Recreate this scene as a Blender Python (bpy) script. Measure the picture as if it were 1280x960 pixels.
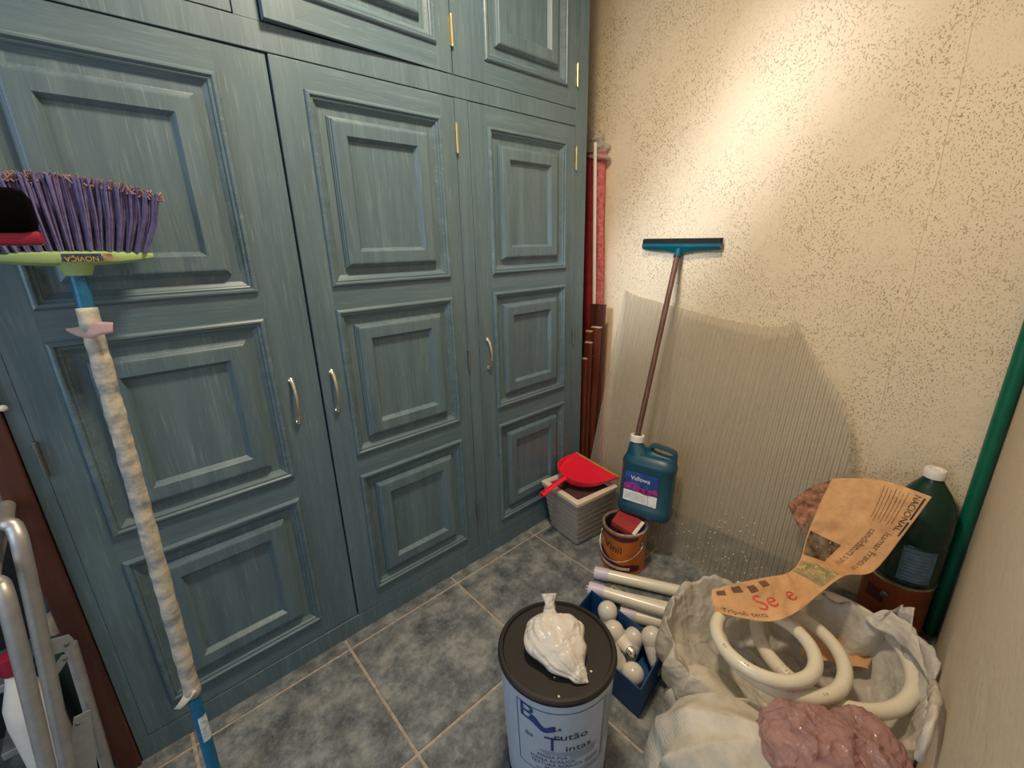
import bpy, bmesh, math, random
from mathutils import Vector, Matrix, noise
random.seed(7)
for o in list(bpy.data.objects): bpy.data.objects.remove(o)
SC = bpy.context.scene; COL = SC.collection
# ---------------------------------------------------------------- camera
FPX = 545.36; PITCH = 0.30506; ROLL = -0.02631; YAW = 0.84274
CAM = Vector((-0.344, -1.312, 1.315))
FW = Vector((math.cos(YAW)*math.cos(PITCH), math.sin(YAW)*math.cos(PITCH), -math.sin(PITCH)))
R0 = Vector((math.sin(YAW), -math.cos(YAW), 0)); U0 = R0.cross(FW)
RT = math.cos(ROLL)*R0 + math.sin(ROLL)*U0; UP = -math.sin(ROLL)*R0 + math.cos(ROLL)*U0
cd = bpy.data.cameras.new('camera'); cam = bpy.data.objects.new('camera', cd); COL.objects.link(cam)
cd.sensor_width = 36; cd.sensor_fit = 'HORIZONTAL'; cd.lens = FPX/1280*36; cd.clip_start = 0.02
M = Matrix((RT, UP, -FW)).transposed().to_4x4(); M.translation = CAM; cam.matrix_world = M
SC.camera = cam
def at(u, v, ax, val):            # point of the photograph on the plane x/y/z = val
    d = FW + (u-640)/FPX*RT + (480-v)/FPX*UP
    return CAM + d*((val-CAM[ax])/d[ax])
# ---------------------------------------------------------------- light
w = bpy.data.worlds.new('world'); SC.world = w; w.use_nodes = True
w.node_tree.nodes['Background'].inputs[0].default_value = (0.72, 0.86, 1.0, 1)
w.node_tree.nodes['Background'].inputs[1].default_value = 0.30
def area(name, loc, target, sx, sy, power, col, spread=180, roll=0):
    l = bpy.data.lights.new(name, 'AREA'); l.shape = 'RECTANGLE'; l.size = sx; l.size_y = sy
    l.energy = power; l.color = col; l.spread = math.radians(spread)
    o = bpy.data.objects.new(name, l); COL.objects.link(o); o.location = loc
    d = (Vector(target)-Vector(loc)).normalized()
    o.rotation_euler = (d.to_track_quat('-Z', 'Y').to_matrix() @ Matrix.Rotation(roll, 3, 'Z')).to_euler()
    return o
area('ceiling_lamp', (0.30, -0.62, 2.50), (0.40, -0.62, 0), 0.20, 0.20, 22, (1.0, 0.80, 0.56))
area('cool_fill', (-1.9, -0.7, 1.6), (0.5, -0.5, 1.0), 1.1, 1.6, 11, (0.76, 0.88, 1.0))  # unseen cool fill from the open side behind the camera
area('wall_band_beam', (-0.55, -0.75, 2.15), (1.55, -0.40, 1.50), 1.35, 0.10, 0.95, (0.84, 0.92, 1.0), 18, math.radians(52))  # added narrow beam, shaped to throw the diagonal pale band on the back wall
vs = SC.view_settings; vs.view_transform = 'Standard'; vs.look = 'None'; vs.gamma = 1; vs.use_curve_mapping = False; vs.exposure = 0.35
# ---------------------------------------------------------------- materials
def new_mat(name):
    m = bpy.data.materials.new(name); m.use_nodes = True
    nt = m.node_tree; return m, nt, nt.nodes['Principled BSDF'], nt.links
def N(nt, t, **k):
    n = nt.nodes.new(t)
    for a, b in k.items(): setattr(n, a, b)
    return n
def coords(nt, scale=(1,1,1), kind='Object', rot=(0,0,0)):
    tc = N(nt, 'ShaderNodeTexCoord'); mp = N(nt, 'ShaderNodeMapping'); mp.inputs['Scale'].default_value = scale
    mp.inputs['Rotation'].default_value = rot
    nt.links.new(tc.outputs[kind], mp.inputs[0]); return mp.outputs[0]
def ramp(nt, src, stops):
    r = N(nt, 'ShaderNodeValToRGB'); nt.links.new(src, r.inputs[0]); e = r.color_ramp.elements
    while len(e) < len(stops): e.new(0.5)
    for el, (p, c) in zip(e, stops): el.position = p; el.color = (*c, 1) if len(c) == 3 else c
    return r.outputs[0]
def noise_tex(nt, vec, scale, detail=4, rough=0.6):
    n = N(nt, 'ShaderNodeTexNoise'); n.inputs['Scale'].default_value = scale; n.inputs['Detail'].default_value = detail
    n.inputs['Roughness'].default_value = rough; nt.links.new(vec, n.inputs['Vector']); return n.outputs['Fac']
def bump(nt, b, h, strength, dist):
    n = N(nt, 'ShaderNodeBump'); n.inputs['Strength'].default_value = strength; n.inputs['Distance'].default_value = dist
    nt.links.new(h, n.inputs['Height'])
    if b.inputs['Normal'].is_linked: nt.links.new(b.inputs['Normal'].links[0].from_socket, n.inputs['Normal'])
    nt.links.new(n.outputs[0], b.inputs['Normal'])
def mixc(nt, f, a, b):
    m = N(nt, 'ShaderNodeMix', data_type='RGBA'); 
    if hasattr(f, 'links'): nt.links.new(f, m.inputs[0])
    else: m.inputs[0].default_value = f
    for i, c in ((6, a), (7, b)):
        if hasattr(c, 'links'): nt.links.new(c, m.inputs[i])
        else: m.inputs[i].default_value = (*c, 1)
    return m.outputs[2]
def simple(name, c, rough=0.5, metal=0, var=0.15, scale=30, bmp=0.1, bscale=120, bdist=0.001, trans=0, sss=0, alpha=1, spec=0.5, stretch=(1,1,1), coat=0):
    m, nt, b, L = new_mat(name)
    v = coords(nt, stretch); n = noise_tex(nt, v, scale)
    c1 = tuple(x*(1-var) for x in c); c2 = tuple(min(1, x*(1+var)) for x in c)
    L.new(ramp(nt, n, [(0.3, c1), (0.7, c2)]), b.inputs['Base Color'])
    b.inputs['Roughness'].default_value = rough; b.inputs['Metallic'].default_value = metal
    b.inputs['Specular IOR Level'].default_value = spec; b.inputs['Coat Weight'].default_value = coat
    b.inputs['Transmission Weight'].default_value = trans; b.inputs['Alpha'].default_value = alpha
    if sss: b.inputs['Subsurface Weight'].default_value = sss; b.inputs['Subsurface Radius'].default_value = (0.02,0.02,0.02); b.inputs['Subsurface Scale'].default_value = 0.5
    if bmp: bump(nt, b, noise_tex(nt, v, bscale), bmp, bdist)
    return m
def painted_wood(name, stretch):
    m, nt, b, L = new_mat(name)
    v = coords(nt, stretch); n1 = noise_tex(nt, v, 26, 5, 0.7); n2 = noise_tex(nt, v, 190, 2, 0.6)
    big = noise_tex(nt, coords(nt), 2.2, 3)
    base = ramp(nt, n1, [(0.25, (0.064, 0.115, 0.155)), (0.5, (0.098, 0.162, 0.204)), (0.75, (0.150, 0.222, 0.262))])
    base = mixc(nt, ramp(nt, big, [(0.35, (0,0,0)), (0.7, (0.45,)*3)]), base, (0.115, 0.170, 0.195))
    pale = ramp(nt, n2, [(0.56, (0,0,0)), (0.78, (0.34,)*3)])
    L.new(mixc(nt, pale, base, (0.33, 0.39, 0.39)), b.inputs['Base Color'])
    b.inputs['Roughness'].default_value = 0.42
    bump(nt, b, n1, 0.35, 0.0012); bump(nt, b, n2, 0.2, 0.0006)
    return m
WV = painted_wood('painted_wood_upright', (1.0, 1.0, 0.055)); WH = painted_wood('painted_wood_level', (0.055, 1.0, 1.0))
def plaster(name, c, rot=0, flat=0):
    m, nt, b, L = new_mat(name); v = coords(nt)
    big = noise_tex(nt, v, 3, 3); fine = noise_tex(nt, v, 60, 5)
    L.new(mixc(nt, big, tuple(x*0.94 for x in c), tuple(min(1, x*1.04) for x in c)), b.inputs['Base Color'])
    b.inputs['Roughness'].default_value = 0.85
    v2 = coords(nt, (1, 1, 0.75), rot=(rot, 0, 0)); p = noise_tex(nt, v2, 230, 1, 0.4)
    mask = noise_tex(nt, v, 5, 2)
    pits = ramp(nt, p, [(0.33, (0,0,0)), (0.37, (1,1,1))])
    mk = ramp(nt, mask, [(0.40, (0.10,)*3), (0.60, (1,1,1))])
    h = mixc(nt, mk, (1, 1, 1), pits)
    if not flat: base_c = b.inputs['Base Color'].links[0].from_socket; L.new(mixc(nt, h, (0.60, 0.48, 0.33), base_c), b.inputs['Base Color'])
    bump(nt, b, h, 1.0 if not flat else 0.2, 0.006); bump(nt, b, fine, 0.35, 0.003)
    bump(nt, b, noise_tex(nt, v, 14, 3), 0.35, 0.012)
    return m
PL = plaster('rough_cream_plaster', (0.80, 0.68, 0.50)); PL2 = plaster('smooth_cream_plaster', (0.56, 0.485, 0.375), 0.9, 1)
def tile_mat():
    m, nt, b, L = new_mat('slate_tile')
    v = coords(nt, kind='Object'); oi = N(nt, 'ShaderNodeObjectInfo')
    add = N(nt, 'ShaderNodeVectorMath', operation='ADD'); L.new(v, add.inputs[0])
    sc = N(nt, 'ShaderNodeVectorMath', operation='SCALE'); sc.inputs[0].default_value = (9, 5, 3); L.new(oi.outputs['Random'], sc.inputs['Scale']); L.new(sc.outputs[0], add.inputs[1])
    n = noise_tex(nt, add.outputs[0], 13, 8, 0.72); n2 = noise_tex(nt, add.outputs[0], 70, 4, 0.7)
    base = ramp(nt, n, [(0.36, (0.07, 0.082, 0.095)), (0.5, (0.165, 0.182, 0.19)), (0.63, (0.31, 0.32, 0.31))])
    L.new(mixc(nt, ramp(nt, n2, [(0.5, (0,0,0)), (0.8, (0.5,)*3)]), base, (0.33, 0.34, 0.33)), b.inputs['Base Color'])
    b.inputs['Roughness'].default_value = 0.42; bump(nt, b, n, 0.4, 0.003); bump(nt, b, n2, 0.2, 0.001)
    return m
TILE = tile_mat()
GROUT = simple('beige_grout', (0.42, 0.36, 0.30), 0.9, var=0.25, scale=60)
CEIL = simple('ceiling_paint', (0.7, 0.66, 0.58), 0.9, bmp=0.2)
DARK = simple('painted_shade', (0.03, 0.028, 0.027), 0.9)  # near-black colour stands for the shade in and beside the left recess
BROWN = simple('dark_brown_wood', (0.075, 0.022, 0.014), 0.45, var=0.4, scale=40, stretch=(1, 1, 0.1))
BROWN2 = simple('red_brown_wood', (0.13, 0.030, 0.016), 0.4, var=0.45, scale=40, stretch=(1, 1, 0.1))
SAWN = simple('pale_sawn_wood', (0.62, 0.42, 0.34), 0.8)
HANDLEW = simple('squeegee_handle_wood', (0.11, 0.05, 0.034), 0.45, var=0.4, scale=40, stretch=(1, 1, 0.1))
BRASS = simple('brass', (0.62, 0.55, 0.32), 0.4, 1); CHROME = simple('satin_chrome', (0.78, 0.74, 0.66), 0.22, 1)
OLDMETAL = simple('dull_painted_metal', (0.16, 0.18, 0.17), 0.5, 0.6)
RED = simple('red_plastic', (0.86, 0.012, 0.045), 0.35, var=0.05, bmp=0.03, sss=0.05)
LIP = simple('olive_rubber', (0.42, 0.30, 0.06), 0.6)
CREAMP = simple('cream_plastic', (0.72, 0.62, 0.50), 0.55, var=0.06); POTG = simple('grey_cream_plastic', (0.36, 0.33, 0.29), 0.6, var=0.08)
POTIN = simple('dark_brown_inside', (0.07, 0.03, 0.025), 0.8)
TEAL = simple('teal_plastic', (0.0, 0.095, 0.135), 0.35, var=0.1); BLACKR = simple('black_rubber', (0.008, 0.008, 0.01), 0.45)
JUG = simple('petrol_blue_plastic', (0.008, 0.070, 0.115), 0.38, var=0.1, bmp=0.05)
WHITEP = simple('white_plastic', (0.80, 0.77, 0.72), 0.4, var=0.04, bmp=0.04)
ORANGE = simple('orange_tin', (0.62, 0.17, 0.015), 0.32, 0.25, var=0.1); TIN = simple('tinplate', (0.60, 0.56, 0.48), 0.3, 0.9, var=0.3)
DORANGE = simple('shaded_orange_tin', (0.30, 0.065, 0.015), 0.45, 0.1, var=0.2)  # tin orange with the corner's shade put into its colour
PLUM = simple('plum_print', (0.075, 0.008, 0.03), 0.4); BRICKR = simple('dull_red_card', (0.36, 0.035, 0.035), 0.7)
INK = simple('black_ink', (0.02, 0.015, 0.015), 0.6, bmp=0); INKB = simple('navy_ink', (0.02, 0.05, 0.22), 0.6, bmp=0)
INKG = simple('grey_ink', (0.25, 0.28, 0.36), 0.7, bmp=0); INKBR = simple('brown_ink', (0.17, 0.07, 0.03), 0.7, bmp=0)
REDINK = simple('red_ink', (0.62, 0.05, 0.03), 0.6, bmp=0); WHINK = simple('white_ink', (0.85, 0.85, 0.85), 0.5, bmp=0)
YELINK = simple('yellow_ink', (0.75, 0.5, 0.05), 0.5, bmp=0)
BUCKW = simple('bluish_white_bucket', (0.44, 0.53, 0.68), 0.4, var=0.06); LIDB = simple('black_lid', (0.011, 0.009, 0.007), 0.62, var=0.3, scale=8)
BLUEBOX = simple('blue_card', (0.008, 0.065, 0.21), 0.5, var=0.12)
GLOBE = simple('frosted_globe', (0.72, 0.69, 0.64), 0.25, var=0.03, bmp=0); TUBE = simple('white_glass_tube', (0.82, 0.78, 0.66), 0.22, var=0.03, bmp=0)
LAV = simple('lavender_cap', (0.66, 0.60, 0.74), 0.4, var=0.03, bmp=0)
RING = simple('cream_glass_ring', (0.76, 0.70, 0.56), 0.2, var=0.04, bmp=0)
BGREEN = simple('dark_green_plastic', (0.006, 0.038, 0.024), 0.25, var=0.1, bmp=0.03); POLEG = simple('green_paint', (0.0, 0.13, 0.075), 0.4, var=0.1)
BLUEH = simple('blue_handle_sleeve', (0.005, 0.13, 0.29), 0.35, var=0.2, scale=80); LIME = simple('lime_plastic', (0.36, 0.53, 0.22), 0.4, var=0.06)
PURP = simple('purple_bristle', (0.165, 0.145, 0.33), 0.6, var=0.3, scale=90); PTIP = simple('worn_bristle_tip', (0.30, 0.19, 0.19), 0.8, var=0.3, scale=200)
ALU = simple('aluminium', (0.50, 0.50, 0.50), 0.45, 0.7, var=0.12); CRIM = simple('crimson_plastic', (0.30, 0.01, 0.045), 0.4)
PINKC = simple('pink_fabric', (0.52, 0.13, 0.15), 0.7, var=0.5, scale=60); REDC = simple('red_fabric', (0.28, 0.010, 0.018), 0.7, var=0.3)
DUSTY = simple('dusty_pink_tape', (0.50, 0.33, 0.32), 0.7, var=0.15)
def tape_mat():
    m, nt, b, L = new_mat('grubby_wrap'); v = coords(nt)
    v2 = coords(nt, (0.35, 0.35, 1.0)); n0 = noise_tex(nt, v2, 34, 3, 0.6); n1 = noise_tex(nt, v, 60, 5, 0.7); n = mixc(nt, 0.35, n0, n1)
    L.new(ramp(nt, n, [(0.36, (0.17, 0.20, 0.22)), (0.48, (0.38, 0.37, 0.33)), (0.60, (0.62, 0.56, 0.45))]), b.inputs['Base Color'])
    b.inputs['Roughness'].default_value = 0.6; bump(nt, b, noise_tex(nt, v, 60, 4), 0.6, 0.003); return m
TAPE = tape_mat()
def news_mat():
    m, nt, b, L = new_mat('yellowed_newsprint'); v = coords(nt)
    n = noise_tex(nt, v, 9, 5); f = noise_tex(nt, v, 60, 4)
    L.new(mixc(nt, ramp(nt, f, [(0.45, (0,0,0)), (0.7, (0.35,)*3)]), ramp(nt, n, [(0.3, (0.56, 0.30, 0.13)), (0.7, (0.72, 0.42, 0.20))]), (0.46, 0.25, 0.12)), b.inputs['Base Color'])
    b.inputs['Roughness'].default_value = 0.8; bump(nt, b, n, 0.3, 0.01); CR_NEWS = (nt, b); return m
def crumple(nt, b, strength, dist, sc=20):
    v = coords(nt); n = N(nt, 'ShaderNodeTexNoise'); n.inputs['Scale'].default_value = 9; nt.links.new(v, n.inputs['Vector'])
    a = N(nt, 'ShaderNodeVectorMath', operation='MULTIPLY_ADD'); nt.links.new(n.outputs['Color'], a.inputs[0]); a.inputs[1].default_value = (0.12,)*3; nt.links.new(v, a.inputs[2])
    for k in (1, 2.3):
        vo = N(nt, 'ShaderNodeTexVoronoi'); vo.inputs['Scale'].default_value = sc*k; nt.links.new(a.outputs[0], vo.inputs['Vector']); bump(nt, b, vo.outputs['Distance'], strength, dist/k)
def film(name, c, tint, fac, rough, cr_=0.5, csc=18):
    m, nt, b, L = new_mat(name); v = coords(nt)
    b.inputs['Base Color'].default_value = (*c, 1); b.inputs['Roughness'].default_value = rough
    crumple(nt, b, cr_, 0.014, csc)
    t = N(nt, 'ShaderNodeBsdfTransparent'); t.inputs[0].default_value = (*tint, 1)
    tr = N(nt, 'ShaderNodeBsdfTranslucent'); tr.inputs[0].default_value = (*c, 1)
    a = N(nt, 'ShaderNodeMixShader'); a.inputs[0].default_value = 0.3; L.new(b.outputs[0], a.inputs[1]); L.new(tr.outputs[0], a.inputs[2])
    x = N(nt, 'ShaderNodeMixShader'); x.inputs[0].default_value = fac
    L.new(a.outputs[0], x.inputs[1]); L.new(t.outputs[0], x.inputs[2]); L.new(x.outputs[0], nt.nodes['Material Output'].inputs[0]); return m
POLY = film('translucent_corrugated_sheet', (0.62, 0.58, 0.49), (0.90, 0.89, 0.85), 0.55, 0.22, 0.0)
NEWS = news_mat(); crumple(NEWS.node_tree, NEWS.node_tree.nodes['Principled BSDF'], 0.35, 0.012, 14)
BAGW = film('white_bag_film', (0.74, 0.70, 0.62), (0.9, 0.9, 0.9), 0.06, 0.4)
PINKB = film('pink_bag_film', (0.66, 0.43, 0.41), (0.88, 0.64, 0.63), 0.36, 0.15, 0.7, 22)
POWDER = film('clear_bag_of_white_powder', (0.88, 0.84, 0.78), (1, 1, 1), 0.0, 0.25, 0.45, 30)
CLEARB = film('clear_plastic_film', (0.7, 0.68, 0.64), (0.95, 0.95, 0.95), 0.35, 0.2)
def woven():
    m, nt, b, L = new_mat('woven_white_raffia'); v = coords(nt, rot=(0, 0, 0.65))
    wv = N(nt, 'ShaderNodeTexWave', wave_type='BANDS', bands_direction='X'); wv.inputs['Scale'].default_value = 80; wv.inputs['Distortion'].default_value = 1.5; wv.inputs['Detail'].default_value = 2
    L.new(v, wv.inputs[0]); n = noise_tex(nt, v, 14, 4)
    w2 = N(nt, 'ShaderNodeTexWave', wave_type='BANDS', bands_direction='Y'); w2.inputs['Scale'].default_value = 130; L.new(v, w2.inputs[0])
    c = ramp(nt, n, [(0.3, (0.50, 0.46, 0.38)), (0.7, (0.74, 0.69, 0.60))])
    L.new(mixc(nt, ramp(nt, wv.outputs['Fac'], [(0.0, (0.22,)*3), (0.35, (0,0,0))]), c, (0.36, 0.32, 0.26)), b.inputs['Base Color'])
    b.inputs['Roughness'].default_value = 0.6; bump(nt, b, wv.outputs['Fac'], 0.3, 0.0015); crumple(nt, b, 0.35, 0.02, 8); bump(nt, b, w2.outputs['Fac'], 0.2, 0.001); bump(nt, b, n, 0.4, 0.008); return m
RAFFIA = woven()
# ---------------------------------------------------------------- geometry helpers: all return (verts, faces)
def join(*gs):
    V, F = [], []
    for v, f in gs:
        n = len(V); V += [Vector(p) for p in v]; F += [[i+n for i in q] for q in f]
    return V, F
def xf(g, m): return [m @ Vector(p) for p in g[0]], g[1]
def move(g, d): d = Vector(d); return [Vector(p)+d for p in g[0]], g[1]
def box(x0, x1, y0, y1, z0, z1, bev=0):
    V = [(x, y, z) for z in (z0, z1) for y in (y0, y1) for x in (x0, x1)]
    F = [[0,2,3,1], [4,5,7,6], [0,1,5,4], [2,6,7,3], [0,4,6,2], [1,3,7,5]]
    if not bev: return [Vector(p) for p in V], F
    bm = bmesh.new(); vv = [bm.verts.new(p) for p in V]
    for f in F: bm.faces.new([vv[i] for i in f])
    bmesh.ops.bevel(bm, geom=bm.edges[:], offset=bev, segments=2, affect='EDGES', profile=0.5)
    bm.verts.index_update(); r = ([v.co.copy() for v in bm.verts], [[v.index for v in f.verts] for f in bm.faces]); bm.free(); return r
def frame_of(d):
    d = d.normalized(); a = Vector((0, 0, 1)) if abs(d.z) < 0.9 else Vector((1, 0, 0))
    x = a.cross(d).normalized(); return x, d.cross(x), d
def smooth_path(pts, n):
    pts = [Vector(p) for p in pts]; out = []
    for i in range(len(pts)-1):
        p0 = pts[max(i-1, 0)]; p1 = pts[i]; p2 = pts[i+1]; p3 = pts[min(i+2, len(pts)-1)]
        for k in range(n):
            t = k/n; out.append(0.5*((2*p1)+(p2-p0)*t+(2*p0-5*p1+4*p2-p3)*t*t+(3*p1-p0-3*p2+p3)*t**3))
    out.append(pts[-1]); return out
def sweep(path, r, seg=14, caps=True, closed=False, sec=None, wob=0):
    path = [Vector(p) for p in path]; n = len(path); V, F = [], []
    up = None
    for i, p in enumerate(path):
        d = (path[(i+1) % n]-path[i-1]) if closed else (path[min(i+1, n-1)]-path[max(i-1, 0)])
        d.normalize()
        if up is None: x, y, _ = frame_of(d)
        else:
            x = (up-d*up.dot(d)).normalized(); y = d.cross(x)
        up = x
        rr = r(i/(n-1)) if callable(r) else (r[i] if isinstance(r, (list, tuple)) else r)
        for k in range(seg):
            a = 2*math.pi*k/seg; q = rr
            if wob: q = rr*(1+wob*noise.noise(Vector((i*0.37, math.cos(a)*1.3, math.sin(a)*1.3))))
            sx, sy = sec if sec else (1, 1)
            V.append(p + x*math.cos(a)*q*sx + y*math.sin(a)*q*sy)
    m = n if closed else n-1
    for i in range(m):
        for k in range(seg):
            a = i*seg+k; b = i*seg+(k+1) % seg; c = ((i+1) % n)*seg+(k+1) % seg; e = ((i+1) % n)*seg+k
            F.append([a, b, c, e])
    if caps and not closed: F.append(list(range(seg))[::-1]); F.append([(n-1)*seg+k for k in range(seg)])
    return V, F
def rod(a, b, r, seg=14, wob=0, n=2, r2=None):
    a, b = Vector(a), Vector(b); 
    return sweep([a.lerp(b, i/(n-1)) for i in range(n)], (lambda t: r+(r2-r)*t) if r2 else r, seg, wob=wob)
def lathe(prof, seg=40, cap0=True, cap1=True):
    V, F = [], []
    for r, z in prof:
        for k in range(seg):
            a = 2*math.pi*k/seg; V.append(Vector((r*math.cos(a), r*math.sin(a), z)))
    for i in range(len(prof)-1):
        for k in range(seg):
            F.append([i*seg+k, i*seg+(k+1) % seg, (i+1)*seg+(k+1) % seg, (i+1)*seg+k])
    if cap0: F.append(list(range(seg))[::-1])
    if cap1: F.append([(len(prof)-1)*seg+k for k in range(seg)])
    return V, F
def grid(fn, nu, nv, closed_u=False):
    V = [fn(i/(nu if closed_u else nu-1), j/(nv-1)) for j in range(nv) for i in range(nu)]; F = []
    for j in range(nv-1):
        for i in range(nu if closed_u else nu-1):
            F.append([j*nu+i, j*nu+(i+1) % nu, (j+1)*nu+(i+1) % nu, (j+1)*nu+i])
    return V, F
def loft(rings, caps=True):
    n = len(rings[0]); V = [Vector(p) for r in rings for p in r]; F = []
    for i in range(len(rings)-1):
        for k in range(n): F.append([i*n+k, i*n+(k+1) % n, (i+1)*n+(k+1) % n, (i+1)*n+k])
    if caps: F.append(list(range(n))[::-1]); F.append([(len(rings)-1)*n+k for k in range(n)])
    return V, F
def prism(poly, h0, h1):           # polygon in xy, extruded along z
    n = len(poly); V = [Vector((x, y, h0)) for x, y in poly]+[Vector((x, y, h1)) for x, y in poly]
    return V, [list(range(n))[::-1], [n+k for k in range(n)]]+[[k, (k+1) % n, n+(k+1) % n, n+k] for k in range(n)]
def thicken(g, t):                 # sheet of grid faces to a thin solid
    bm = bmesh.new(); vv = [bm.verts.new(p) for p in g[0]]
    for f in g[1]:
        try: bm.faces.new([vv[i] for i in f])
        except ValueError: pass
    bm.normal_update(); bmesh.ops.solidify(bm, geom=bm.faces[:], thickness=t)
    bm.verts.index_update(); r = ([v.co.copy() for v in bm.verts], [[v.index for v in f.verts] for f in bm.faces]); bm.free(); return r
def text(s, size):                 # flat letters in xy, centred
    c = bpy.data.curves.new('t', 'FONT'); c.body = s; c.size = size; c.align_x = 'CENTER'; c.align_y = 'CENTER'; c.resolution_u = 3
    o = bpy.data.objects.new('t', c); COL.objects.link(o); dg = bpy.context.evaluated_depsgraph_get(); me = o.evaluated_get(dg).to_mesh()
    bm = bmesh.new(); bm.from_mesh(me); bmesh.ops.triangulate(bm, faces=bm.faces[:])
    for _ in range(1): 
        long = [e for e in bm.edges if e.calc_length() > size*0.25]
        if long: bmesh.ops.subdivide_edges(bm, edges=long, cuts=2)
    bmesh.ops.triangulate(bm, faces=bm.faces[:])
    bm.verts.index_update(); r = ([v.co.copy() for v in bm.verts], [[v.index for v in f.verts] for f in bm.faces]); bm.free()
    bpy.data.objects.remove(o); bpy.data.curves.remove(c); return r
def rectg(x0, x1, y0, y1, nx=6, ny=3): return grid(lambda u, v: Vector((x0+(x1-x0)*u, y0+(y1-y0)*v, 0)), nx, ny)
def on(g, f): return [f(p.x, p.y) for p in g[0]], g[1]
def obj(name, g, mat, parent=None, smooth=False, kind=None, label=None, angle=None):
    me = bpy.data.meshes.new(name); me.from_pydata([tuple(p) for p in g[0]], [], g[1]); me.materials.append(mat)
    bm = bmesh.new(); bm.from_mesh(me); bmesh.ops.recalc_face_normals(bm, faces=bm.faces[:]); bm.to_mesh(me); bm.free()
    if smooth:
        me.shade_smooth()
        if angle is not None or smooth == 'auto': me.set_sharp_from_angle(angle=math.radians(angle or 35))
    o = bpy.data.objects.new(name, me); COL.objects.link(o)
    if parent: o.parent = parent; o.matrix_parent_inverse = parent.matrix_world.inverted()
    if kind: o['kind'] = kind
    if label: o['label'] = label
    return o
def tag(o, label, cat, group=None):
    o['label'] = label; o['category'] = cat
    if group: o['group'] = group
    return o
def thing(name, label, cat, loc=(0, 0, 0), group=None):
    o = bpy.data.objects.new(name, None); COL.objects.link(o); o.empty_display_size = 0.05; o.matrix_world = Matrix.Translation(Vector(loc))
    o.location = loc; return tag(o, label, cat, group)
def cr(pts, t):                    # Catmull-Rom through vectors
    n = len(pts)-1; x = min(max(t, 0), 0.99999)*n; i = int(x); f = x-i
    p0 = pts[max(i-1, 0)]; p1 = pts[i]; p2 = pts[i+1]; p3 = pts[min(i+2, n)]
    return 0.5*((2*p1)+(p2-p0)*f+(2*p0-5*p1+4*p2-p3)*f*f+(3*p1-p0-3*p2+p3)*f**3)
# ---------------------------------------------------------------- setting
YR = -1.405; XB = 1.55; CZ = 2.62
fl = obj('floor', box(-2.6, XB+0.05, YR-0.05, 0.60, -0.06, -0.004), GROUT, kind='structure')
tile_bm = box(0.005, 0.445, 0.005, 0.445, -0.004, 0.0, 0.0012); tme = None
for i in range(-3, 4):
    for j in range(-3, 2):
        x0 = i*0.45; y0 = -0.049+0.45*j; x1 = min(x0+0.45, XB); y1 = y0+0.45
        if x1-x0 < 0.448 or y0 < YR or y1 > 0.6:
            a, b = max(y0, YR), min(y1, 0.60)
            if b-a < 0.01 or x1-x0 < 0.01: continue
            o = obj('tile', box(0.005, x1-x0-0.005, 0.005 if a == y0 else 0, b-a-0.005, -0.004, 0, 0.0012), TILE, fl); o.location = (x0, a, 0)
        elif tme is None: o = obj('tile', tile_bm, TILE, fl); tme = o.data; o.location = (x0, y0, 0)
        else:
            o = bpy.data.objects.new('tile', tme); COL.objects.link(o); o.parent = fl; o.location = (x0, y0, 0)
def edgy_wall():                   # right strip of the back wall stands 14 mm proud with a ragged plaster edge
    V, F = [], []; n = 90
    for k in range(n+1):
        z = CZ*k/n; e = -1.112+0.006*noise.noise(Vector((z*9, 0, 0)))+0.003*noise.noise(Vector((z*40, 3, 0)))
        V += [Vector((XB, e+0.004, z)), Vector((XB-0.013, e, z)), Vector((XB-0.026, YR, z))]
    for k in range(n):
        a = k*3; F += [[a, a+1, a+4, a+3], [a+1, a+2, a+5, a+4]]
    return V, F
obj('wall_back', box(XB, XB+0.1, YR-0.05, 0.62, 0, CZ), PL, kind='structure')
obj('trim_1', edgy_wall(), PL, kind='structure', smooth='auto')
obj('wall_right', box(-0.75, XB, YR-0.1, YR, 0, CZ), PL2, kind='structure')
obj('wall_left', box(-2.0, XB, 0.60, 0.7, 0, CZ), PL, kind='structure')
obj('ceiling', box(-2.0, XB+0.1, YR-0.1, 0.7, CZ, CZ+0.08), CEIL, kind='structure')
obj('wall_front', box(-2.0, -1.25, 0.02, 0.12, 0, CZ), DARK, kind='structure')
obj('wall_left_recess', box(-1.25, -0.606, 0.36, 0.40, 0, CZ), DARK, kind='structure')  # dark backing, shade of the recess put into its colour
obj('wall_recess_blocker', box(-1.27, -1.25, 0.0, 0.40, 0, CZ), DARK, kind='structure')  # unseen side added to keep the fill light out of the recess
obj('trim_2', box(-0.606, -0.562, -0.010, 0.03, 0, CZ, 0.003), BROWN, kind='structure')
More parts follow.
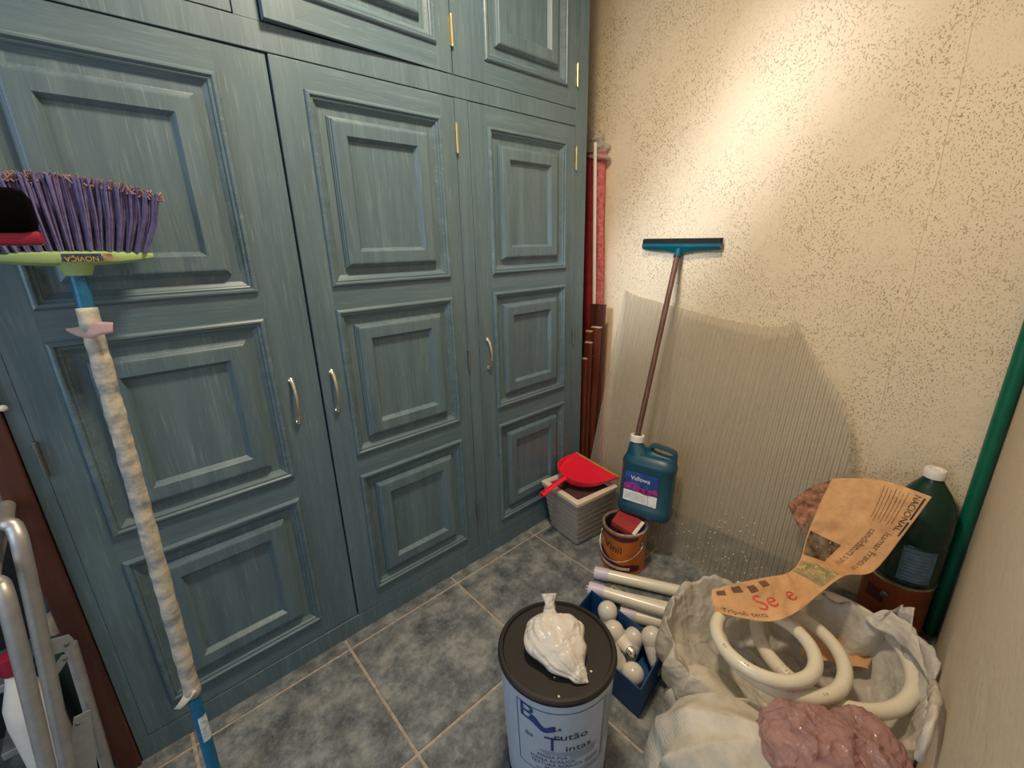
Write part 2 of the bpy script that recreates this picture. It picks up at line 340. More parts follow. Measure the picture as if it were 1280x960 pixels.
# ---------------------------------------------------------------- wardrobe
wr = thing('wardrobe', 'built-in blue-grey painted wooden wardrobe with panelled doors along the left side', 'wardrobe', (0.36, 0.1, 0))
D = 0.022
def carcass():
    g = [box(-0.560, 1.285, D+0.001, 0.57, 0.0, 2.50)]
    for x0, x1, z0, z1 in ((-0.560, -0.5335, 0, 2.5), (1.2125, 1.285, 0, 2.5), (0.6085, 0.662, 0.07, 1.776), (-0.536, 1.2125, 0, 0.068),
                           (-0.536, 1.2125, 1.778, 1.838), (0.002, 0.058, 1.838, 2.42), (-0.536, 1.2125, 2.42, 2.5)):
        g.append(box(x0, x1, 0.0, D+0.002, z0, z1, 0.0012))
    return join(*g)
obj('frame', carcass(), WV, wr)
def nested(x0, x1, z0, z1, prof, close=True):
    V, F = [], []
    for s, h in prof: V += [Vector((x0+s, -h, z0+s)), Vector((x1-s, -h, z0+s)), Vector((x1-s, -h, z1-s)), Vector((x0+s, -h, z1-s))]
    for i in range(len(prof)-1):
        for k in range(4): F.append([i*4+k, i*4+(k+1) % 4, i*4+4+(k+1) % 4, i*4+4+k])
    if close: n = (len(prof)-1)*4; F.append([n, n+1, n+2, n+3])
    return V, F
MOULD = [(0, -0.012), (0, 0.001), (0.002, 0.006), (0.006, 0.009), (0.010, 0.009), (0.0125, 0.006), (0.0135, 0.003), (0.017, 0.004), (0.020, 0.002), (0.022, -0.002), (0.032, -0.0095)]
RAISED = [(0.020, -0.0095), (0.051, -0.0095), (0.0515, -0.004), (0.054, -0.003), (0.0545, 0.001), (0.058, 0.003), (0.059, 0.007), (0.063, 0.0095), (0.067, 0.010), (0.0965, 0.0098), (0.098, 0.008), (0.106, -0.003), (0.107, -0.004), (0.108, -0.004)]
def door(x0, x1, z0, z1, panels, px0, px1, hinge_x, hinges, handle, open_deg=0, pivot=None):
    zs = [z0]+[q for p in panels for q in p]+[z1]
    g = [box(x0, px0, 0, D, z0, z1, 0.001), box(px1, x1, 0, D, z0, z1, 0.001)]
    rails = [box(px0-0.001, px1+0.001, 0.0002, D, zs[i], zs[i+1], 0.0003) for i in range(0, len(zs), 2)]
    g.append(box(px0-0.001, px1+0.001, 0.012, D, z0, z1))
    d = obj('door', join(*g), WV, wr)
    for r in rails: obj('rail', r, WH, d)
    for a, b in panels:
        obj('moulding', nested(px0, px1, a, b, MOULD, False), WH, d); obj('raised_panel', nested(px0, px1, a, b, RAISED), WV, d)
    for (hz, hl, m) in hinges:
        h = [rod((hinge_x, -0.006, hz-hl/2), (hinge_x, -0.006, hz+hl/2), 0.0042, 10)]
        for s in (-1, 1): h.append(xf(lathe([(0.0, -0.004), (0.0045, -0.002), (0.0045, 0.001), (0.003, 0.003)], 10), Matrix.Translation((hinge_x, -0.006, hz+s*hl/2))))
        h.append(box(hinge_x-0.0055, hinge_x+0.0055, -0.0015, 0.0005, hz-hl/2+0.002, hz+hl/2-0.002))
        obj('hinge', join(*h), m, d, smooth='auto')
    if handle:
        hx, ha, hb = handle; P = []
        for k in range(13):
            t = k/12; P.append(Vector((hx, -0.004-0.022*math.sin(math.pi*t)**0.7, ha+(hb-ha)*t)))
        g2 = sweep(P, lambda t: 0.0032+0.0015*abs(2*t-1)**3, 10, sec=(1.2, 0.8))
        g2 = join(g2, *[xf(lathe([(0.008, 0), (0.008, 0.003), (0.005, 0.006)], 12), Matrix.Translation((hx, 0, z)) @ Matrix.Rotation(math.pi/2, 4, 'X')) for z in (ha, hb)])
        obj('handle', g2, CHROME, d, smooth='auto')
    if open_deg:
        p = Vector((pivot, 0.0, 0)); d.matrix_world = Matrix.Translation(p) @ Matrix.Rotation(math.radians(open_deg), 4, 'Z') @ Matrix.Translation(-p) @ d.matrix_world
    return d
PZ = [(0.135, 0.600), (0.673, 1.149), (1.215, 1.714)]
hh = lambda m1, m2, m3: [(1.658, 0.085, m1), (0.91, 0.075, m2), (0.25, 0.075, m3)]
door(-0.533, 0.0575, 0.071, 1.775, PZ, -0.470, -0.056, -0.5345, [(0.905, 0.078, OLDMETAL)], (-0.018, 0.838, 0.965), 0.5, -0.5345)
door(0.0625, 0.6065, 0.071, 1.775, PZ, 0.135, 0.551, 0.6075, hh(BRASS, OLDMETAL, OLDMETAL), (0.0965, 0.845, 0.968))
door(0.664, 1.2105, 0.071, 1.775, PZ, 0.740, 1.155, 1.2115, hh(BRASS, OLDMETAL, OLDMETAL), (0.702, 0.858, 0.972))
UZ = [(1.905, 2.36)]; uh = [(1.955, 0.08, BRASS), (2.32, 0.08, BRASS)]
door(-0.533, -0.0005, 1.8405, 2.417, UZ, -0.470, -0.060, -0.5345, uh, None)
door(0.0605, 0.6075, 1.8405, 2.417, UZ, 0.135, 0.551, 0.6095, uh, None, 2.2, 0.6095)
door(0.6120, 1.2105, 1.8405, 2.417, UZ, 0.740, 1.155, 1.2115, uh, None)
# ---------------------------------------------------------------- objects in the gap beside the wardrobe
def leaning_board(uL, uR, vt, bL, bR, x, th, mat, label):
    a, b = at(uL, vt, 0, x), at(uR, vt+1, 0, x); c, d = at(bL, 560, 0, x-0.012), at(bR, 560, 0, x-0.012)
    k = (0.002-c.z)/(c.z-a.z); c2 = c+(c-a)*k; k = (0.002-d.z)/(d.z-b.z); d2 = d+(d-b)*k
    back = Vector((th, 0, 0)); V = [a, b, d2, c2]; V = V+[p+back for p in V]; F = [[0, 1, 2, 3], [7, 6, 5, 4]]+[[k, (k+1) % 4, 4+(k+1) % 4, 4+k] for k in range(4)]
    r = thing('wooden_board', label, 'board', (c2+d2)/2, 'offcuts of dark wood in the gap beside the wardrobe'); obj('plank', (V, F), mat, r)
    e = 0.0012; W_ = [a, b, b+back, a+back]; up = Vector((0, 0, 0.004)); W2 = [p-up*0.5 for p in W_]+[p+up for p in W_]; cc = sum(W_, Vector())/4
    W2 = [p+Vector(((p.x-cc.x)*0.05, (p.y-cc.y)*0.03, 0)) for p in W2]
    obj('sawn_end', (W2, [[0, 1, 2, 3], [4, 5, 6, 7]]+[[k, (k+1) % 4, 4+(k+1) % 4, 4+k] for k in range(4)]), SAWN if mat is BROWN2 else BROWN, r)
    for q in (0.22, 0.55):
        p = a.lerp(c, q).lerp(b.lerp(d, q), 0.4+0.3*q)-Vector((0.0012, 0, 0)); obj('screw', xf(lathe([(0.0035, 0), (0.003, 0.001), (0.001, 0.0015)], 10), Matrix.Translation(p) @ Matrix.Rotation(-math.pi/2, 4, 'Y')), TIN, r)
    return r
leaning_board(738, 755, 381, 730, 745, 1.445, 0.018, BROWN, 'tallest dark brown board standing in the gap right of the wardrobe')
leaning_board(739, 750, 409, 727, 740, 1.420, 0.016, BROWN2, 'second-tallest red-brown board with pale sawn top in front of the tallest one')
leaning_board(732, 738.5, 414, 722, 731, 1.398, 0.016, BROWN2, 'narrow red-brown strip of wood just left of the second-tallest board')
leaning_board(731, 738, 428, 722, 733, 1.374, 0.016, BROWN2, 'middle-height red-brown board with a pale end, below the narrow strip')
leaning_board(722, 731.5, 448, 716, 728, 1.345, 0.016, BROWN2, 'shortest red-brown board nearest the wardrobe side in the gap')
# pink roll with white pole
rt, rb = at(744, 165, 0, 1.50), Vector((1.50, 0.085, 0.001))
ro = thing('fabric_roll', 'rolled red and pink fabric in clear wrap standing in the gap beside the wardrobe', 'fabric roll', rb)
rt2 = at(751, 190, 0, 1.518)
rb2 = Vector((1.518, 0.048, 0.001))
obj('cloth', sweep([rb2.lerp(rt2, i/24) for i in range(25)], 0.0215, 18, wob=0.25), PINKC, ro, smooth=True)
b2 = Vector((1.505, 0.112, 0.001)); t2 = at(738, 192, 0, 1.505)
obj('lining', sweep([b2.lerp(t2, i/20) for i in range(21)], 0.032, 16, wob=0.3), REDC, ro, smooth=True)
obj('wrapper_top', sweep(smooth_path([rt2+Vector((0.0, 0.01, -0.03)), rt2+Vector((0, 0.004, 0.02)), rt2+Vector((-0.005, 0.014, 0.06)), rt2+Vector((-0.012, 0.03, 0.11))], 6), lambda t: 0.022*(1-t)+0.012+0.007*math.sin(t*21), 28, wob=1.1), CLEARB, ro, smooth=True, label='crumpled clear plastic wrap')
tag(obj('white_pole', rod(Vector((1.478, 0.052, 0.002)), at(744, 178, 0, 1.478), 0.0085, 14), WHITEP, smooth='auto'), 'thin white pole standing in front of the red and pink fabric roll', 'pole')
# ---------------------------------------------------------------- corrugated translucent sheet
XS0, XS1, ZS = 1.235, 1.530, 1.06
def sheet_pt(u, v):
    n = Vector((ZS, 0, -(XS1-XS0))); n.normalize(); p0 = Vector((XS0, 0, 0)); d = FW + (u-640)/FPX*RT + (480-v)/FPX*UP
    t = (p0-CAM).dot(n)/d.dot(n); p = CAM+d*t; return p.y, p.z
OUT = [sheet_pt(*q) for q in ((738, 575), (739, 545), (748, 470), (768, 357), (800, 371), (850, 385), (905, 399), (955, 409), (980, 408), (996, 401), (1008, 425), (1035, 470), (1058, 505), (1062, 560), (1061, 640))]
def top_z(y):
    for (ya, za), (yb, zb) in zip(OUT, OUT[1:]):
        if min(ya, yb) <= y <= max(ya, yb) and abs(ya-yb) > 1e-6: return za+(zb-za)*(y-ya)/(yb-ya)
    return 0.05
def sheet():
    y0 = OUT[0][0]-0.001; y1 = min(q[0] for q in OUT)+0.001; y0 = min(y0, 0.085); n = 640; V, F = [], []; rows = 14
    sl = (XS1-XS0)/ZS
    for i in range(n+1):
        y = y0+(y1-y0)*i/n; zt = max(0.02, top_z(y)); ph = 0.0038*math.copysign(min(1, abs(math.sin((y-y0)*math.pi/0.0095))*1.8), math.sin((y-y0)*math.pi/0.0095))
        for j in range(rows+1):
            z = 0.006+(zt-0.006)*j/rows
            bulge = 0.010*math.sin(math.pi*min(1, z/1.0))*math.sin((y+1.0)*3)
            V.append(Vector((XS0+sl*z-bulge+ph, y, z)))
    for i in range(n):
        for j in range(rows):
            a = i*(rows+1)+j; F.append([a, a+1, a+rows+2, a+rows+1])
    return V, F
ps = thing('corrugated_sheet', 'translucent grey corrugated plastic sheet with a broken edge leaning on the cream wall', 'plastic sheet', (XS0, -0.5, 0))
obj('sheet', sheet(), POLY, ps, smooth=True, angle=60)
random.seed(3); sp = []
for k in range(260):
    u = random.gauss(905, 60); v = random.gauss(690+(u-905)*0.35, 34)
    y, z = sheet_pt(u, v)
    if z < 0.02 or z > 0.35 or y < -0.93 or y > 0: continue
    x = XS0+(XS1-XS0)/ZS*z-0.0125; r = random.uniform(0.0008, 0.0034)
    sp.append((lambda q: (q, [[0, 1, 2, 3, 4]]))([Vector((x, y+r*math.cos(a)*random.uniform(.5, 1.3), z+r*math.sin(a)*random.uniform(.5, 1.6))) for a in (0, 1.25, 2.5, 3.8, 5)]))
obj('paint_splashes', join(*sp), WHINK, ps, kind='stuff')
# ---------------------------------------------------------------- square pot and dustpan
pc = [Vector((0.981, -0.020, 0.25)), Vector((0.936, -0.278, 0.25)), Vector((1.183, -0.311, 0.25))]
cx, cy = (pc[0].x+pc[2].x)/2, (pc[0].y+pc[2].y)/2
pot = thing('square_planter', 'square cream plastic planter with ribbed slatted sides beside the wardrobe', 'planter', (cx, cy, 0))
PM = Matrix.Translation((cx, cy, 0)) @ Matrix.Rotation(math.radians(-7.5), 4, 'Z')
def sqring(h, z, r=0.008): 
    P = []
    for sx, sy, a0 in ((1, 1, 0), (-1, 1, 90), (-1, -1, 180), (1, -1, 270)):
        for k in range(3):
            a = math.radians(a0+45*k); P.append(PM @ Vector((sx*(h-r)+r*math.cos(a), sy*(h-r)+r*math.sin(a), z)))
    return P
half = lambda z: 0.088+0.033*z/0.25
obj('body', loft([sqring(half(0.0)-0.004, 0.001), sqring(half(0.232)-0.005, 0.232)], caps=True), POTG, pot, smooth='auto')
for k in range(8):
    z0 = 0.006+k*0.0285; obj('slat', loft([sqring(half(z0)-0.004, z0), sqring(half(z0)+0.003, z0+0.003), sqring(half(z0+0.024)+0.003, z0+0.023), sqring(half(z0+0.026)-0.004, z0+0.0265)], caps=False), POTG, pot, smooth='auto')
obj('rim', loft([sqring(0.117, 0.232), sqring(0.126, 0.234), sqring(0.127, 0.249), sqring(0.125, 0.251), sqring(0.101, 0.251), sqring(0.099, 0.248), sqring(0.098, 0.236)], caps=False), CREAMP, pot, smooth='auto')
obj('inside', loft([sqring(0.0985, 0.2425), sqring(0.09, 0.2335)], caps=True), POTIN, pot)
# dustpan: local x from handle to lip, y across, z up
dp = thing('dustpan', 'bright red dustpan with olive rubber lip lying across the cream planter', 'dustpan', (cx, cy, 0.255))
pa, pb = at(677, 621, 2, 0.262), (at(722, 567, 2, 0.295)+at(771, 600, 2, 0.275))/2
ex = (pb-pa).normalized(); ey = (at(722, 567, 2, 0.297)-at(771, 600, 2, 0.270)); WID = ey.length; ey = (ey-ex*ey.dot(ex)).normalized(); ez = ex.cross(ey)
LEN = (pb-pa).length; DM = Matrix((ex, ey, ez)).transposed().to_4x4(); DM.translation = pa+Vector((0, 0, 0.006))
def pan():
    x0 = LEN*0.40; n = 30; rings = []
    def prof(t):                       # floor outline from left lip corner round the back to the right lip corner
        a = math.pi*t
        return Vector((x0+(LEN-x0)*(1-abs(math.sin(a))**0.62)*1.0, WID/2*math.cos(a)*(1-0.06*math.sin(a)), 0))
    c = Vector((LEN*0.78, 0, 0)); V, F = [], []
    outl = [prof(i/n) for i in range(n+1)]
    H = lambda i: 0.004+0.034*abs(math.sin(math.pi*i/n))**0.6
    def off(p, s): return Vector((c.x+(p.x-c.x)*s, c.y+(p.y-c.y)*s, 0)) if p.x < LEN-1e-4 else Vector((LEN, p.y*s, 0))
    layers = [(0.82, lambda i: 0.004), (0.90, lambda i: 0.008), (0.94, lambda i: H(i)), (1.0, lambda i: H(i)+0.001), (1.0, lambda i: H(i)-0.006), (0.93, lambda i: 0.0), (0.80, lambda i: 0.0)]
    for s, h in layers:
        for i, p in enumerate(outl): q = off(p, s); q.z = h(i); V.append(q)
    m = n+1
    for j in range(len(layers)-1):
        for i in range(n): F.append([j*m+i, j*m+i+1, (j+1)*m+i+1, (j+1)*m+i])
    F.append([i for i in range(m)]); F.append([(len(layers)-1)*m+i for i in range(m)][::-1])
    return V, F
obj('pan', xf(pan(), DM), RED, dp, smooth='auto')
obj('handle', xf(sweep(smooth_path([(0.0, 0, 0.004), (0.04, 0, 0.010), (0.09, 0, 0.020), (LEN*0.42, 0, 0.026), (LEN*0.47, 0, 0.016)], 5), lambda t: 0.0135-0.003*math.sin(math.pi*t)+0.006*max(0, t-0.7)/0.3, 14, sec=(1.25, 0.75)), DM), RED, dp, smooth='auto')
obj('hanging_hole', xf(lathe([(0.004, 0.0), (0.006, 0.001), (0.004, 0.002)], 12), DM @ Matrix.Translation((0.012, 0, 0.0155))), CRIM, dp)
obj('rubber_lip', xf(join(box(LEN-0.004, LEN+0.006, -WID/2*1.0, WID/2*1.0, -0.001, 0.0065, 0.001)), DM), LIP, dp, label='olive rubber lip')
# ---------------------------------------------------------------- paint can, red card, jug
CC = Vector((1.048, -0.443, 0))
def bent(base, r, z, side=1):      # map label x (arc length) and y (height) onto a cylinder; phi0 faces the camera
    phi0 = math.atan2(CAM.y-base.y, CAM.x-base.x)
    return lambda x, y, e=0.0006: Vector((base.x+(r+e)*math.cos(phi0+x/r), base.y+(r+e)*math.sin(phi0+x/r), z+y))
def paint_can(base, r, h, mat, label, openc):
    t = thing('paint_can', label, 'paint can', base); T = Matrix.Translation(base)
    obj('body', xf(lathe([(r-0.003, 0.001), (r, 0.003), (r, 0.008), (r-0.0015, 0.010), (r-0.0015, h-0.014), (r+0.001, h-0.010), (r+0.001, h-0.006)], 56, True, False), T), mat, t, smooth='auto')
    obj('rim', xf(lathe([(r, h-0.007), (r+0.0022, h-0.005), (r+0.0022, h), (r-0.001, h+0.001), (r-0.008, h), (r-0.009, h-0.004)]+([(r-0.010, h-0.006), (r-0.004, h-0.03), (r-0.003, 0.02)] if openc else []), 56, False, False), T), TIN, t, smooth='auto')
    if openc: obj('contents', xf(lathe([(r-0.004, h-0.11), (r-0.004, h-0.105)], 40), T), PLUM, t)
    else: obj('lid', xf(lathe([(r-0.008, h-0.006), (r-0.008, h-0.004)], 48), T), TIN, t)
    f = bent(base, r, 0)
    for s in (0.085, -0.195) if openc else (-0.02, 0.2):
        p = f(s, h-0.055, 0.0); ph = math.atan2(p.y-base.y, p.x-base.x)
        obj('handle_ear', xf(lathe([(0.011, -0.001), (0.011, 0.003), (0.005, 0.006), (0.004, 0.004)], 16), Matrix.Translation(p) @ Matrix.Rotation(ph, 4, 'Z') @ Matrix.Rotation(math.pi/2, 4, 'Y')), OLDMETAL, t, smooth='auto')
    return t, f
HC = 0.196
can, cf = paint_can(CC, 0.092, HC, ORANGE, 'open orange paint can lettered Vinil with the blue jug standing in its top', True)
HPTS = []
for k in range(19):
    t = k/18; HPTS.append(cf(0.085-0.265*t, HC-0.055-0.075*math.sin(math.pi*min(1, t*1.0))**0.8, 0.006+0.004*math.sin(math.pi*t)))
obj('bail_handle', sweep(HPTS, 0.0018, 8), TIN, can, smooth=True)
obj('lettering', on(text('Vinil', 0.046), lambda x, y: cf(-x*-1-0.045, y+0.122-0.18*(x), 0.0008)), INK, can)
def band(x0, x1, lo, hi, e=0.0004): return grid(lambda u, v: cf(x0+(x1-x0)*u, lo(u)+(hi(u)-lo(u))*v, e), 30, 5)
obj('plum_stripe', band(-0.135, 0.075, lambda u: 0.020, lambda u: 0.085-0.05*u+0.008*math.sin(9*u)), PLUM, can)
obj('cream_stripe', band(-0.135, 0.03, lambda u: 0.026, lambda u: 0.040, 0.0009), CREAMP, can)
obj('top_swirl', band(-0.135, 0.06, lambda u: HC-0.030+0.006*math.sin(7*u), lambda u: HC-0.012, 0.0006), PLUM, can)
# red card block wedged in the can
rc = thing('red_card_box', 'dull red box with one white edge wedged in the open paint can', 'box', CC+Vector((0, 0, HC)))
ca = [at(762, 650, 2, HC+0.004), at(795, 671, 2, HC+0.004), at(809, 653, 2, HC+0.006), at(776, 630, 2, HC+0.006)]
def quadslab(q, th): 
    V = [p for p in q]+[p-Vector((0, 0, th)) for p in q]; return V, [[0, 1, 2, 3], [7, 6, 5, 4]]+[[k, (k+1) % 4, 4+(k+1) % 4, 4+k] for k in range(4)]
cc_ = sum(ca, Vector())/4; ca = [cc_+(p-cc_)*0.88-Vector((0, 0, 0.004)) for p in ca]
obj('box_body', quadslab(ca, 0.022), BRICKR, rc)
e0, e1 = ca[1], ca[2]; iw = (ca[0]-ca[1]).normalized()*0.016
obj('white_edge', quadslab([e0+Vector((0, 0, .0008)), e1+Vector((0, 0, .0008)), e1+iw+Vector((0, 0, .0008)), e0+iw+Vector((0, 0, .0008))], 0.003), WHITEP, rc, label='white edge')
# jug
jb = at(799, 648, 2, HC+0.008)
JX = (at(829, 652, 2, HC+0.010)-at(772, 633, 2, HC+0.010)); JW = JX.length*1.12; JX.normalize()
upv = (at(845, 563, 0, jb.x+0.075)-at(829, 657, 2, HC+0.008)); JH = upv.length; upv = (upv-JX*upv.dot(JX)).normalized(); JY = upv.cross(JX)
JM = Matrix((JX, JY, upv)).transposed().to_4x4(); JM.translation = jb+JY*0.055
jug = thing('plastic_jug', 'petrol-blue plastic jug with white cap ring and coloured label on the paint can', 'jug', jb)
def jring(w0, w1, dp_, z, n=28, e=3.6):
    P = []
    for k in range(n):
        a = 2*math.pi*k/n; c, s = math.cos(a), math.sin(a)
        P.append(JM @ Vector(((w0+w1)/2+(w1-w0)/2*math.copysign(abs(c)**(2/e), c), dp_/2*math.copysign(abs(s)**(2/e), s), z)))
    return P
w2 = JW/2; dd = 0.115
obj('body', loft([jring(-w2+.018, w2-.018, dd-.03, 0.0), jring(-w2+.004, w2-.004, dd-.008, 0.006), jring(-w2, w2, dd, 0.020), jring(-w2, w2, dd, JH*0.14), jring(-w2+.003, w2-.003, dd-.006, JH*.155), jring(-w2+.003, w2-.003, dd-.006, JH*0.66),
     jring(-w2, w2, dd, JH*0.69), jring(-w2+0.003, w2-.002, dd-.004, JH*.73), jring(-w2+.012, w2-.012, dd-.035, JH*0.80), jring(-w2+.016, w2-.03, dd-.055, JH*0.83)]), JUG, jug, smooth='auto', angle=50)
obj('neck', loft([jring(-w2+.012, w2*0.05, 0.085, JH*0.76, e=2.6), jring(-w2+.014, -w2+0.105, 0.075, JH*0.86, e=2.4), jring(-w2+.018, -w2+.075, 0.056, JH*0.93, e=2), jring(-w2+.022, -w2+.070, 0.045, JH*0.97, e=2)]), JUG, jug, smooth='auto', angle=50)
outer = [(-w2+.078, JH*.74), (-w2+.092, JH*.88), (-w2+.108, JH*.965), (-w2+.122, JH*.985), (w2-.034, JH*.958), (w2-.012, JH*.935), (w2-.006, JH*.88), (w2-.006, JH*.74)]
gc = ((w2-.022-w2+.118)/2, JH*.895); ga = math.radians(-6)
def ray_out(a):
    d = (math.cos(a), math.sin(a)); best = 9
    for (x0, y0), (x1, y1) in zip(outer, outer[1:]+outer[:1]):
        ex_, ey_ = x1-x0, y1-y0; den = d[0]*ey_-d[1]*ex_
        if abs(den) < 1e-9: continue
        t = ((x0-gc[0])*ey_-(y0-gc[1])*ex_)/den; u_ = ((x0-gc[0])*d[1]-(y0-gc[1])*d[0])/den
        if t > 0 and -1e-6 <= u_ <= 1+1e-6: best = min(best, t)
    return gc[0]+d[0]*best, gc[1]+d[1]*best
def slot(a):
    c, s_ = math.cos(a), math.sin(a); hx_, hz_ = (w2-.022-(-w2+.118))/2*1.0, JH*0.032
    x_ = hx_*math.copysign(abs(c)**0.7, c); y_ = hz_*math.copysign(abs(s_)**0.7, s_); return gc[0]+x_*math.cos(ga)-y_*math.sin(ga), gc[1]+x_*math.sin(ga)+y_*math.cos(ga)
NA = 64; GR = []
for k in range(NA):
    a = 2*math.pi*k/NA; o_ = ray_out(a); i_ = slot(a); m1 = [i_[q]+(o_[q]-i_[q])*0.22 for q in (0, 1)]; m2 = [i_[q]+(o_[q]-i_[q])*0.80 for q in (0, 1)]
    GR.append([(o_[0], -.010, o_[1]), (m2[0], -.021, m2[1]), (m1[0], -.021, m1[1]), (i_[0], -.013, i_[1]), (i_[0], .013, i_[1]), (m1[0], .021, m1[1]), (m2[0], .021, m2[1]), (o_[0], .010, o_[1])])
GF = [[k*8+q, k*8+(q+1) % 8, ((k+1) % NA)*8+(q+1) % 8, ((k+1) % NA)*8+q] for k in range(NA) for q in range(8)]
obj('grip', xf(([Vector(p) for rr_ in GR for p in rr_], GF), JM), JUG, jug, smooth='auto', angle=60)
capc = JM @ Vector((-w2+.046, 0, JH*0.955)); CMx = JM.copy(); CMx.translation = capc
obj('cap_ring', xf(lathe([(0.024, 0.0), (0.030, 0.001), (0.030, 0.026), (0.027, 0.030), (0.020, 0.030), (0.019, 0.012), (0.024, 0.0)], 30, False, False), CMx), WHITEP, jug, smooth='auto')
obj('mouth', xf(lathe([(0.0195, 0.0), (0.0195, 0.017)], 24), CMx), BLACKR, jug)
lf = lambda x, y, e=0.0008: JM @ Vector((x, -dd/2+0.0015-e, y))
L0, L1, B0, B1 = -w2+.032, w2-.050, JH*.20, JH*.60
lab = obj('label', on(rectg(L0, L1, B0, B1), lambda x, y: lf(x, y, 0.0004)), simple('label_blue', (0.02, 0.07, 0.30), 0.35, var=0.6, scale=35, bmp=0), jug)
obj('label_white', on(rectg(L0, L1, B0, B0+0.36*(B1-B0)), lambda x, y: lf(x, y, 0.0009)), WHINK, lab)
obj('label_swirl', on(grid(lambda u, v: Vector((L0+(L1-L0)*u, B0+(B1-B0)*(0.38+0.20*v+0.05*math.sin(7*u)), 0)), 24, 4), lambda x, y: lf(x, y, 0.0012)), simple('magenta_print', (0.30, 0.03, 0.22), 0.4, var=0.8, scale=70, bmp=0), lab)
obj('label_name', on(text('Vallowa', 0.026), lambda x, y: lf(x+(L0+L1)/2-0.005, y+B0+(B1-B0)*0.80, 0.0016)), WHINK, lab)
obj('label_lines', join(*[on(rectg(L0+0.008, L1-0.045, B0+0.012+k*0.0075, B0+0.0135+k*0.0075, 3, 2), lambda x, y: lf(x, y, 0.0014)) for k in range(4)], on(rectg(L1-0.038, L1-0.036, B0, B0+0.36*(B1-B0), 2, 2), lambda x, y: lf(x, y, 0.0014))), INKG, lab)
# ---------------------------------------------------------------- squeegee
MOUTH = CMx @ Vector((0, 0, 0.024))
HT = at(847, 318, 0, 1.508)
sq = thing('floor_squeegee', 'teal floor squeegee with brown handle upside down in the blue jug against wall', 'squeegee', MOUTH)
hd = (HT-MOUTH).normalized()
obj('handle', rod(MOUTH-hd*0.03, HT, 0.0115, 16), HANDLEW, sq, smooth='auto')
def sq_head():
    prof = [(-0.178, 0.010), (-0.12, 0.013), (-0.06, 0.016), (-0.025, 0.023), (0, 0.026), (0.025, 0.023), (0.06, 0.016), (0.12, 0.013), (0.178, 0.010)]
    rings = []
    for y, d in prof: rings.append([(-0.012-(0.004 if abs(y) < 0.04 else 0), y, 0.032), (0.006, y, 0.032), (0.008, y, 0.028-d), (-0.004, y, 0.022-d-0.004), (-0.014-(0.004 if abs(y) < 0.04 else 0), y, 0.020)])
    return loft(rings)
hm = Matrix.Translation(HT+Vector((0.014, 0.0, 0.012))) @ Matrix.Rotation(math.radians(1), 4, 'X')
obj('head', join(xf(sq_head(), hm), rod(HT-hd*0.012, HT+hd*0.032, 0.0165, 16, r2=0.011)), TEAL, sq, smooth='auto')
obj('rubber_blade', xf(join(box(-0.012, -0.0075, -0.176, 0.176, 0.028, 0.050), box(-0.001, 0.0035, -0.180, 0.180, 0.028, 0.054)), hm), BLACKR, sq)
# ---------------------------------------------------------------- bucket with powder bag
BC = Vector((0.273, -0.759, 0)); BR = 0.140; BH = 0.385
bu = thing('paint_bucket', 'large round bluish-white paint bucket with black lid and blue printed label', 'bucket', BC); T = Matrix.Translation(BC)
obj('body', xf(lathe([(0.122, 0.012), (0.126, 0.014), (0.1385, 0.34), (0.1405, BH-0.008)], 72), T), BUCKW, bu, smooth='auto')
obj('lid', xf(lathe([(0.139, BH-0.013), (0.1430, BH-0.013), (0.1445, BH-0.010), (0.1440, BH-0.004), (0.140, BH), (0.133, BH+0.001), (0.130, BH-0.005), (0.060, BH-0.005), (0.001, BH-0.005)], 72, False, True), T), LIDB, bu, smooth='auto')
obj('base_ring', xf(lathe([(0.121, 0.001), (0.1275, 0.002), (0.1285, 0.018), (0.126, 0.024)], 64), T), LIDB, bu, smooth='auto')
phb = math.atan2(CAM.y-BC.y, CAM.x-BC.x)
def bl(x, y, e=0.0006):
    y = 0.030+(y-0.030)*1.085; r = 0.1262+0.0125*(y-0.014)/0.326+e; a = phb+0.16+x/0.134; return Vector((BC.x+r*math.cos(a), BC.y+r*math.sin(a), y))
def arcline(x0, x1, y0, y1, th): return on(rectg(min(x0, x1)-(th/2 if x0 == x1 else 0), max(x0, x1)+(th/2 if x0 == x1 else 0), min(y0, y1)-(th/2 if y0 == y1 else 0), max(y0, y1)+(th/2 if y0 == y1 else 0), 24 if y0 == y1 else 2, 2 if y0 == y1 else 12), bl)
LB = obj('label_border', join(arcline(-0.115, 0.100, 0.322, 0.322, .0018), arcline(-0.115, 0.100, 0.135, 0.135, .0018), arcline(0.100, 0.100, 0.135, 0.322, .0018), arcline(-0.115, -0.115, 0.135, 0.322, .0018), arcline(0.107, 0.107, 0.135, 0.326, .0018)), INKB, bu)
obj('lettering', on(text('B', 0.062), lambda x, y: bl(x*1.3-0.088, y+0.300-0.1*x)), INKB, bu); obj('lettering', on(text('T', 0.058), lambda x, y: bl(x*1.1-0.030, y+0.228)), INKB, bu)
obj('bird_mark', on(grid(lambda u, v: Vector((-0.085+0.062*u, (0.008*math.sin(u*math.pi)+0.003)*(v-0.5)*2+0.010*math.sin(u*8)*(1 if v > .5 else .3), 0)), 16, 3), lambda x, y: bl(x, y+0.276-0.25*(x+0.05))), INKB, bu)
for s_, z_, k_, x_, y_ in (('Le', 0.018, 1, -0.018, 0.278), ('rutão', 0.027, 1.35, 0.012, 0.253), ('das', 0.016, 1, -0.085, 0.238), ('intas', 0.023, 1.5, 0.031, 0.217)):
    obj('lettering', on(text(s_, z_), lambda x, y: bl(x*k_+x_, y+y_)), INK, bu)
